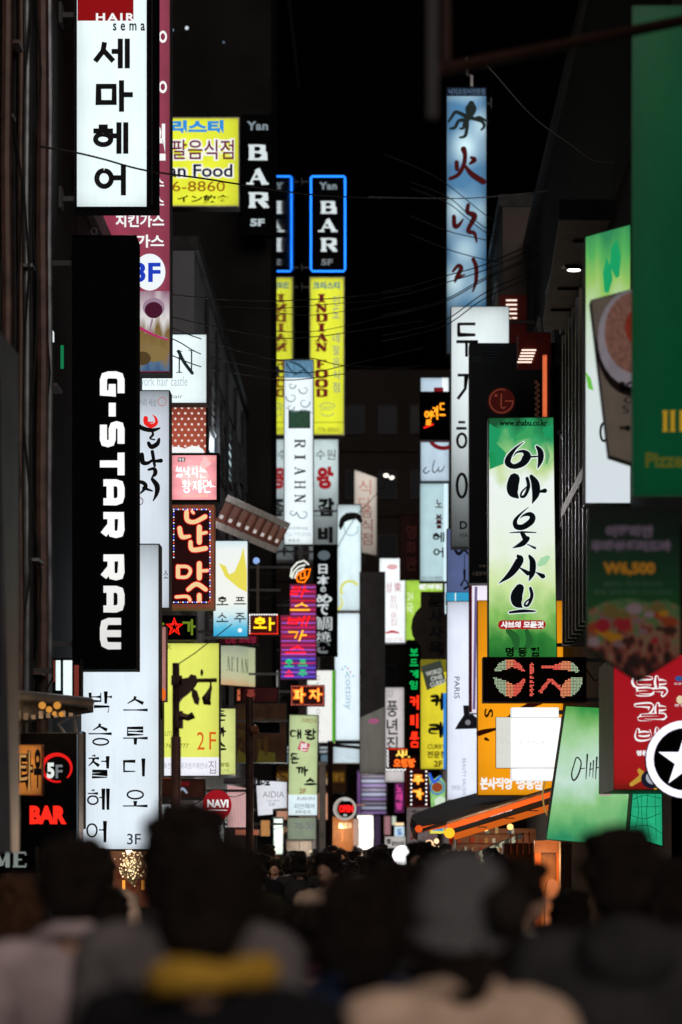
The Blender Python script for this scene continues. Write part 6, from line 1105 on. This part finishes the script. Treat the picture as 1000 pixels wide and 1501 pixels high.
s = Sign('shop_sign', 'tiny bluish box sign between the pale green sign and the blank white one', 'sign', 470, 1106, 486, 1119, 88, lit('dusk blue box','#5f7484',.8,.3,.3), th=.3, fr=.3, cab=DKM)
s = Sign('shop_sign', 'small cream lit box over the orange shopfront', 'sign', 497, 1206, 516, 1214, 82, lit('cream box','#d8b890',.9,.3,.3), th=.3, fr=.3, cab=DKM); s.text('국수', 500, 1207, 513, 1213, INK, .03)
s = Sign('shop_sign', 'small green lit sign low beside the white globe lamp', 'sign', 602, 1240, 614, 1250, 60, lit('sea green box','#6aa894',.8,.3,.3), th=.2, fr=.3, cab=DKM)
s = Sign('shop_sign', 'narrow rose lit panel between the purple strip and the pale blue square', 'sign', 563, 1196, 573, 1224, 88, lit('rose box','#a87880',.7,.3,.4,nscale=6), th=.2, fr=.3, cab=DKM)
s = Sign('shop_sign', 'small amber lit menu panel under the thin serif white sign', 'sign', 382, 1202, 396, 1226, 50, lit('amber menu','#b8824a',.75,.3,.5,nscale=6), th=.1, fr=.4, cab=DKM)
for k, (x, yy_, lb) in enumerate(((470, 1180, 'left'), (512, 1175, 'right'))):
    pass

lamp(372, 742, 45.5, 60, (1, .95, .95)); lamp(330, 650, 49, 20, (.85, .95, 1))  # added fill lamps brightening the canopy and the grey cladding
e = empty('food_stall', P(725, 1290, 39.5), 'warm lit stall interior with small goods under the two orange edged awnings', 'stall')
MB().box(P(668, 1300, 39.6), P(786, 1214, 39.6) + Vector((0,.05,0))).build('back_wall', lit('stall glow','#6a3820',.6,.4,.7,nscale=6), e)  # back wall and the goods below glow in place of lamplight on them
cg = ['#c98a4a','#a04828','#8a8a78','#d8b070','#5a6a72','#b83a20','#e0d0b0']
for k in range(34):
    x = 670 + R.uniform(0, 112); y = 1222 + 14*(k % 4) + R.uniform(-1, 1); w = R.uniform(2, 6); h = R.uniform(4, 9)
    MB().box(P(x, y, 39.4), P(x + w, y - h, 39.4) + Vector((0,.1,0))).build('goods', em('goods %d' % (k % 7), cg[k % 7], .45), e)
for k in range(4): MB().box(P(668, 1223 + 14*k, 39.35), P(786, 1222 + 14*k, 39.35) + Vector((0,.2,0))).build('shelf', mat('dark timber',(.08,.035,.02),.6), e)
for k, x in enumerate((684, 712, 748)): MB().ball(P(x, 1216 - k*2, 39.0), .05, 8, 6).build('bulb', em('stall bulb hot','#ffc070',2.2), e)
for k, (x, y, w_, h_, c, lb) in enumerate(((470,1140,14,10,'#8a7a60','small khaki lit box low beside the pale green sign'),(532,1122,20,9,'#8f8a80','small grey lit strip just under the wide slate blade'),(386,1120,18,16,'#7a5a2a','small ochre lit box above the thin serif white sign'),(398,1100,14,14,'#a8a070','small straw coloured lit box left of the pale green sign'),(574,1196,7,14,'#c0c8b8','tiny chalky lit box above the low white sign'),(609,1216,10,9,'#b86a40','tiny rust lit box behind the notice board'),(468,1094,18,10,'#9aa4a8','tiny grey lit box under the green edged sign'))):
    Sign('shop_sign', lb, 'sign', x, y, x + w_, y + h_, 79 + k, lit('far box %d' % k, c, .85, .3, .4, nscale=7), th=.2, fr=.5, cab=DKM)
# ================================================================== people
def capsules(lst, voxel, smooth=3, disp=None, seed=0):
    """union of tapered capsules and ellipsoids -> one continuous skin"""
    b = MB()
    for it in lst:
        if it[0] == 'c':
            _, pts, rs = it; pts = [Vector(p) for p in pts]
            q = []; r = []
            for i in range(len(pts) - 1):
                for k in range(4): q.append(pts[i].lerp(pts[i+1], k/4)); r.append(rs[i] + (rs[i+1]-rs[i])*k/4)
            q.append(pts[-1]); r.append(rs[-1]); b.tube(q, r, 12)
            b.ball(pts[0], rs[0], 12, 8); b.ball(pts[-1], rs[-1], 12, 8)
            for p, rr in zip(pts[1:-1], rs[1:-1]): b.ball(p, rr, 12, 8)
        else: b.ball(it[1], it[2], 16, 12)
    me = bpy.data.meshes.new('tmp'); me.from_pydata(b.v, [], b.f); o = bpy.data.objects.new('tmp', me); COL.objects.link(o)
    m = o.modifiers.new('r', 'REMESH'); m.mode = 'VOXEL'; m.voxel_size = voxel; m.use_smooth_shade = True
    if smooth: m = o.modifiers.new('s', 'SMOOTH'); m.iterations = smooth; m.factor = .6
    out = bpy.data.meshes.new_from_object(o.evaluated_get(bpy.context.evaluated_depsgraph_get()))
    bpy.data.objects.remove(o); bpy.data.meshes.remove(me)
    if disp:
        amp, fr = disp
        for v in out.vertices:
            n = mnoise.noise_vector(v.co * fr + Vector((seed, 0, 0))); n2 = mnoise.noise_vector(v.co * fr * 3.1)
            v.co += n * amp + n2 * amp * .4
    out.polygons.foreach_set('use_smooth', [True] * len(out.polygons)); return out
SKIN = mat('skin', (.42,.26,.19), .5, 0, .12, 5); HAIRM = mat('black hair', (.016,.011,.009), .38, 0, .5, 30, .6)
HAIRB = mat('brown hair', (.06,.028,.015), .45, 0, .5, 30, .6)
def fingers(px, py, pz, s):
    out = [('e', (px, py, pz - .04), (.018, .038, .05))]
    for i, (dy, ln) in enumerate(((.028,.062),(.010,.072),(-.010,.068),(-.027,.052))):
        out.append(('c', [(px, py+dy, pz-.08), (px - s*.006, py+dy, pz-.08-ln*.5), (px - s*.022, py+dy, pz-.08-ln*.9)], [.0105,.0098,.0085]))
    out.append(('c', [(px - s*.004, py+.03, pz-.035), (px - s*.012, py+.056, pz-.065), (px - s*.016, py+.060, pz-.095)], [.012,.0112,.009])); return out
# a standing/walking figure 1.72 m tall, facing +y
def body_parts():
    L = [('e', (0,.0,1.615), (.074,.094,.108)), ('e', (0,.028,1.565), (.056,.066,.058)), ('c', [(0,.088,1.615),(0,.108,1.585)], [.011,.015]), ('e', (0,.082,1.548), (.024,.018,.012)),
         ('c', [(0,-.012,1.56),(0,-.02,1.44)], [.054,.058]), ('e', (.076,-.005,1.60), (.010,.022,.032)), ('e', (-.076,-.005,1.60), (.010,.022,.032)),
         ('c', [(-.14,0,1.40),(.14,0,1.40)], [.066,.066]), ('e', (0,0,1.28), (.165,.105,.18)), ('e', (0,0,1.08), (.140,.095,.15)), ('e', (0,-.01,.95), (.165,.115,.12))]
    for s in (-1, 1):
        f = .16*s
        L += [('c', [(s*.185,0,1.395),(s*.225,-.01 - f*.25,1.12),(s*.235,.05 - f*.5,.87)], [.055,.042,.028])] + fingers(s*.238, .055 - f*.5, .86, s)
        L += [('c', [(s*.09,0,.92),(s*.10, f*.5 + .02,.49),(s*.10, f*.8 - .03,.10)], [.085,.056,.038]), ('c', [(s*.10, f*.8 - .06,.055),(s*.11, f*.8 + .13,.035)], [.040,.034])]
    return L
ME_BODY = capsules(body_parts(), .010, 2); ME_BODY.materials.append(SKIN)
ME_TRO = capsules([('e', (0,-.01,.95), (.178,.128,.13))] + [('c', [(s*.09,0,.92),(s*.10,.08*s + .02,.49),(s*.10,.128*s - .03,.12)], [.100,.075,.066]) for s in (-1,1)], .018, 3, (.006, 9)); ME_TRO.materials.append(mat('dark trousers',(.02,.02,.028),.8))
def coat(len_=.72, bulk=1.0, collar=True, hood=False):
    b = bulk
    L = [('c', [(-.145,0,1.395),(.145,0,1.395)], [.082*b,.082*b]), ('e', (0,0,1.27), (.195*b,.135*b,.20)), ('e', (0,-.005,1.05), (.180*b,.130*b,.2)), ('c', [(0,0,1.0),(0,-.01,len_+.12)], [.15*b,.19*b])]
    L += [('c', [(s*.19,0,1.39),(s*.24*b,-.01 - s*.04,1.12),(s*.245*b,.045 - s*.08,.90)], [.074*b,.066*b,.052*b]) for s in (-1,1)]
    if collar: L += [('c', [(.078*math.cos(a), -.018 + .072*math.sin(a), 1.475 - .02*math.sin(a)) for a in [k*math.pi/6 for k in range(13)]], [.026]*13)]
    if hood: L += [('e', (0,-.115,1.43), (.12,.075,.095))]
    return capsules(L, .015, 3, (.010, 7))
ME_COAT = coat(); ME_LONG = coat(.50, 1.06); ME_PUFF = coat(.75, 1.16, True, True); ME_SHIRT = coat(.85, .93)
for m_ in (ME_COAT, ME_LONG, ME_PUFF, ME_SHIRT): m_.materials.append(K)
def hairm(kind):
    L = [('e', (0,-.018,1.640), (.093,.108,.104)), ('e', (0,-.055,1.60), (.086,.075,.105)), ('e', (.03,.045,1.70), (.055,.055,.035)), ('e', (-.035,.04,1.695), (.055,.055,.035)), ('e', (.068,-.02,1.615), (.024,.05,.055)), ('e', (-.068,-.02,1.615), (.024,.05,.055))]
    r = random.Random(len(kind))
    for k in range(26):
        a = r.uniform(0, 6.28); z = r.uniform(1.62, 1.73); rr = .095*math.sqrt(max(.05, 1-((z-1.63)/.115)**2))
        p = Vector((rr*math.cos(a), -.02 + rr*1.1*math.sin(a), z))
        if p.y > .06 and z < 1.69: continue
        L.append(('c', [p, p + Vector((r.uniform(-.03,.03), r.uniform(-.03,.03), r.uniform(-.03,.012)))], [.018,.006]))
    if kind == 'bob': L += [('e', (0,-.05,1.56), (.098,.075,.13)), ('e', (.078,.0,1.56), (.026,.06,.10)), ('e', (-.078,.0,1.56), (.026,.06,.10))]
    if kind == 'long': L += [('e', (0,-.06,1.55), (.096,.065,.14)), ('e', (0,-.085,1.40), (.10,.05,.16)), ('e', (.078,.0,1.54), (.024,.055,.11)), ('e', (-.078,.0,1.54), (.024,.055,.11))]
    if kind == 'bun': L += [('e', (.0,-.135,1.665), (.05,.045,.048))]
    return capsules(L, .0085 if kind in ('short','bob') else .011, 1, (.005, 26))
HM = {k: hairm(k) for k in ('short','bob','long','bun')}
for m_ in HM.values(): m_.materials.append(HAIRM)
ME_BEANIE = capsules([('e', (0,-.015,1.645), (.104,.118,.118)), ('e', (0,-.03,1.70), (.09,.10,.075)), ('c', [(.094*math.cos(a), -.015 + .106*math.sin(a), 1.585 + .015*math.sin(a)) for a in [k*math.pi/8 for k in range(17)]], [.016]*17)], .009, 2, (.004, 14))
ME_BEANIE.materials.append(mat('grey knit', (.34,.345,.36), .95, 0, .25, 60, 1.0))
ME_POM = capsules([('e', (0,0,0), (.052,.05,.052))] + [('c', [(0,0,0), Vector((math.sin(k*2.4)*math.cos(k), math.cos(k*2.4)*math.cos(k), math.sin(k)))*.06], [.012,.004]) for k in range(60)], .008, 0); ME_POM.materials.append(mat('dark fur', (.02,.016,.014), .9))
ME_SCARF = capsules([('c', [((.094+.01*math.sin(3*a))*math.cos(a), -.02 + .10*math.sin(a), 1.478 + .022*math.cos(a) - .018*math.sin(a) + .012*math.sin(2*a)) for a in [k*math.pi/10 for k in range(21)]], [.031 + .005*math.sin(k) for k in range(21)])], .010, 2, (.006, 16)); ME_SCARF.materials.append(mat('mustard wool', (.66,.38,.05), .95, 0, .25, 40, .6))
eyeb = MB(); 
def small(name, pts, m):
    b = MB()
    for c, r in pts: b.ball(c, r, 8, 6)
    me = bpy.data.meshes.new(name); me.from_pydata(b.v, [], b.f); me.polygons.foreach_set('use_smooth', [True]*len(me.polygons)); me.materials.append(m); return me
ME_EYE = small('eye', [((0,0,0), (.013,.006,.007))], mat('eye', (.02,.015,.012), .15)); ME_LIP = small('mouth', [((0,0,0), (.024,.007,.007))], mat('lips', (.32,.10,.09), .5))
CM = {}
def cmat(k):
    cols = {'mauve grey': (.42,.34,.345), 'black': (.010,.010,.012), 'navy': (.016,.026,.06), 'beige': (.60,.44,.33), 'charcoal': (.032,.030,.033), 'plum': (.05,.015,.03), 'brown': (.05,.03,.02), 'cream': (.30,.28,.25), 'pink': (.42,.10,.20), 'olive': (.04,.04,.02), 'grey': (.13,.118,.122), 'orange': (.45,.12,.03), 'slate': (.03,.04,.055)}
    if k not in CM: CM[k] = mat(k + ' cloth', cols[k], .85, 0, .25, 8, .3)
    return CM[k]
def person(px, top_y, Y, label, group=None, rot=0.0, hair='short', coat_me=None, col='black', hm=None, hat=False, scarf=None, full=True, tall=1.735, z0=0.004, skin_face=False, tro=True):
    zt = H + (VY - top_y) / F * Y; sc = zt / (1.765 if hat else 1.745); x = (px - VX) / F * Y
    root = empty('person', (x, Y, z0), label, 'person', group); root.rotation_euler = (0, 0, rot); root.scale = (sc*R.uniform(.98, 1.02) if not full else sc, sc, (zt - z0)/(1.765 if hat else 1.745))
    def add(name, me, m=None, par=root, loc=None):
        o = bpy.data.objects.new(name, me); COL.objects.link(o); o.parent = par
        if loc: o.location = loc
        if m: o.material_slots[0].link = 'OBJECT'; o.material_slots[0].material = m
        return o
    add('body', ME_BODY)
    add('coat', coat_me or ME_COAT, cmat(col))
    if tro: add('trousers', ME_TRO)
    if hat:
        h = add('beanie', ME_BEANIE); pm = add('pompom', ME_POM, None, h, (.072, -.135, 1.650))
        add('hair', HM['short'], hm or HAIRM).scale = (.93,.93,.96)
    else: add('hair', HM[hair], hm or HAIRM)
    if scarf: o = add('scarf', ME_SCARF, scarf if not scarf is True else None)
    if full or skin_face:
        for s in (-1, 1): add('eye', ME_EYE, None, root, (s*.031, .086, 1.612))
        add('mouth', ME_LIP, None, root, (0, .094, 1.556))
    return root
SEEN = set()
# the blurred people just ahead of the camera
person(107, 1222, 6.1, 'dark haired man in a mauve grey shirt with his back turned, lower left', rot=.1, coat_me=ME_SHIRT, col='mauve grey')
person(276, 1172, 5.4, 'tallest dark head, in a grey collared coat, between the shirted man and the yellow scarf', rot=-.15, coat_me=ME_COAT, col='grey', hair='bob')
person(308, 1226, 4.15, 'nearest person, dark bob and black coat with a mustard yellow scarf', rot=-.25, hair='short', coat_me=ME_COAT, col='black', scarf=True)
person(522, 1277, 5.4, 'person with dark tousled hair in a navy coat near the middle of the crowd', rot=.05, hair='bob', coat_me=ME_COAT, col='navy')
person(575, 1262, 9.2, 'dark haired person with a pink collar behind the navy coat', rot=-.7, coat_me=ME_COAT, col='plum', scarf=cmat('pink'))
person(672, 1252, 4.75, 'person in a grey knitted hat with a dark pompom and a beige coat', rot=.2, hat=True, coat_me=ME_LONG, col='beige')
person(762, 1258, 7.9, 'young man with short dark hair and a cream top turning his face to the right', rot=-1.15, coat_me=ME_SHIRT, col='cream')
person(836, 1303, 10.5, 'short person in black half hidden left of the leather jacket', rot=-.3, hair='bob', col='charcoal')
person(905, 1206, 5.75, 'tall man in a dark jacket with short hair, right side', rot=.12, coat_me=ME_PUFF, col='charcoal')
person(978, 1256, 8.2, 'person with dark hair at the right picture edge', rot=.3, hair='bob', col='brown')
person(24, 1280, 9.0, 'brown haired person at the left picture edge turned to the shops', rot=.9, hair='bob', hm=HAIRB, col='brown')
person(160, 1298, 11, 'short person in black behind the shirted man', rot=.2, hair='long', col='black')
person(395, 1315, 8.5, 'long haired person in black right of the yellow scarf', rot=.0, hair='long', col='black')
person(452, 1322, 7.6, 'short person in plum between the yellow scarf and the navy coat', rot=.2, hair='bun', col='plum')
person(612, 1300, 7.2, 'person in charcoal left of the knitted hat', rot=.1, hair='bob', col='charcoal')
person(800, 1352, 9.3, 'short person in slate grey below the orange booth', rot=-.2, hair='long', col='slate')
person(730, 1330, 6.6, 'person in black close behind the knitted hat', rot=.1, hair='bob', col='black')
# the middle distance
person(439, 1262, 24, 'woman facing the camera with her pale face lit, in the gap left of the middle', rot=3.0, hair='long', col='black', skin_face=True)
person(422, 1254, 27, 'person in a cream jacket seen over the crowd at the left', rot=.4, col='cream')
person(424, 1325, 15, 'person with a small orange bag strap low in the gap at the left', rot=.2, hair='long', col='orange')
person(590 - 40, 1272, 21, 'person in brown with bright cheek right of the lit woman', rot=2.6, hair='bob', col='brown', skin_face=True)
kinds = ('short','bob','long','bun','short'); cl = ('black','charcoal','navy','brown','plum','grey','olive','slate','black','charcoal','olive','beige')
n = 0; spots = []
for Y in [12.5 + k*1.15 for k in range(30)] + [48 + k*2.2 for k in range(24)]:
    for t in range(4):
        xw = R.uniform(-2.2, 1.5) if Y > 15 else R.uniform(-1.9, 1.3)
        px = VX + xw * F / Y
        if not (-20 < px < 1010): continue
        if any(abs(a - xw) < .5 and abs(b - Y) < .55 for a, b in spots): continue
        ht = R.uniform(1.50, 1.70) if Y < 30 else R.uniform(1.52, 1.78); ty = VY - (ht - H) * F / Y
        if Y < 24 and 395 < px < 470: continue
        if Y < 40 and abs(px - 590) < 16 and ty < 1268: continue
        if px > 770 and Y > 26: continue
        if 735 < px < 850 and Y < 27 and ty < 1335: continue
        if Y < 21 and (395 < px < 480 or 565 < px < 615): continue
        if Y < 17 and R.random() < .5: continue
        spots.append((xw, Y)); n += 1
        far = Y > 40
        hk = kinds[R.randrange(5)]; ck = cl[R.randrange(12)]
        lm = [w for x, w in ((120,'the red BAR letters'),(235,'the wide studio sign'),(330,'the yellow 2F sign'),(420,'the thin serif white sign'),(480,'the pale green katsu sign'),(530,'the round LED sign'),(575,'the grey blade sign'),(620,'the white globe lamp'),(700,'the long awnings'),(790,'the orange sign'),(870,'the slanting green sign'),(2000,'the round star sign')) if px < x][0]
        lab = '%s walker in %s, %s rows of the crowd below %s' % (dict(short='short haired', bob='bob haired', long='long haired', bun='top knotted')[hk], ck, 'nearer' if Y < 24 else 'middle' if Y < 45 else 'distant', lm)
        for tr in range(30):
            if lab not in SEEN: break
            hk = kinds[R.randrange(5)]; ck = cl[R.randrange(12)]; lab = '%s walker in %s, %s' % (dict(short='short haired', bob='bob haired', long='long haired', bun='top knotted')[hk], ck, lab.split(', ', 1)[1])
        SEEN.add(lab)
        person(px, ty, Y, lab, 'dark haired walkers in the crowd' if far else 'walkers in the middle crowd', rot=R.uniform(-.5, .5) + (math.pi if R.random() < .18 else 0), hair=hk, col=ck, full=False, tro=False)
print('crowd', n)
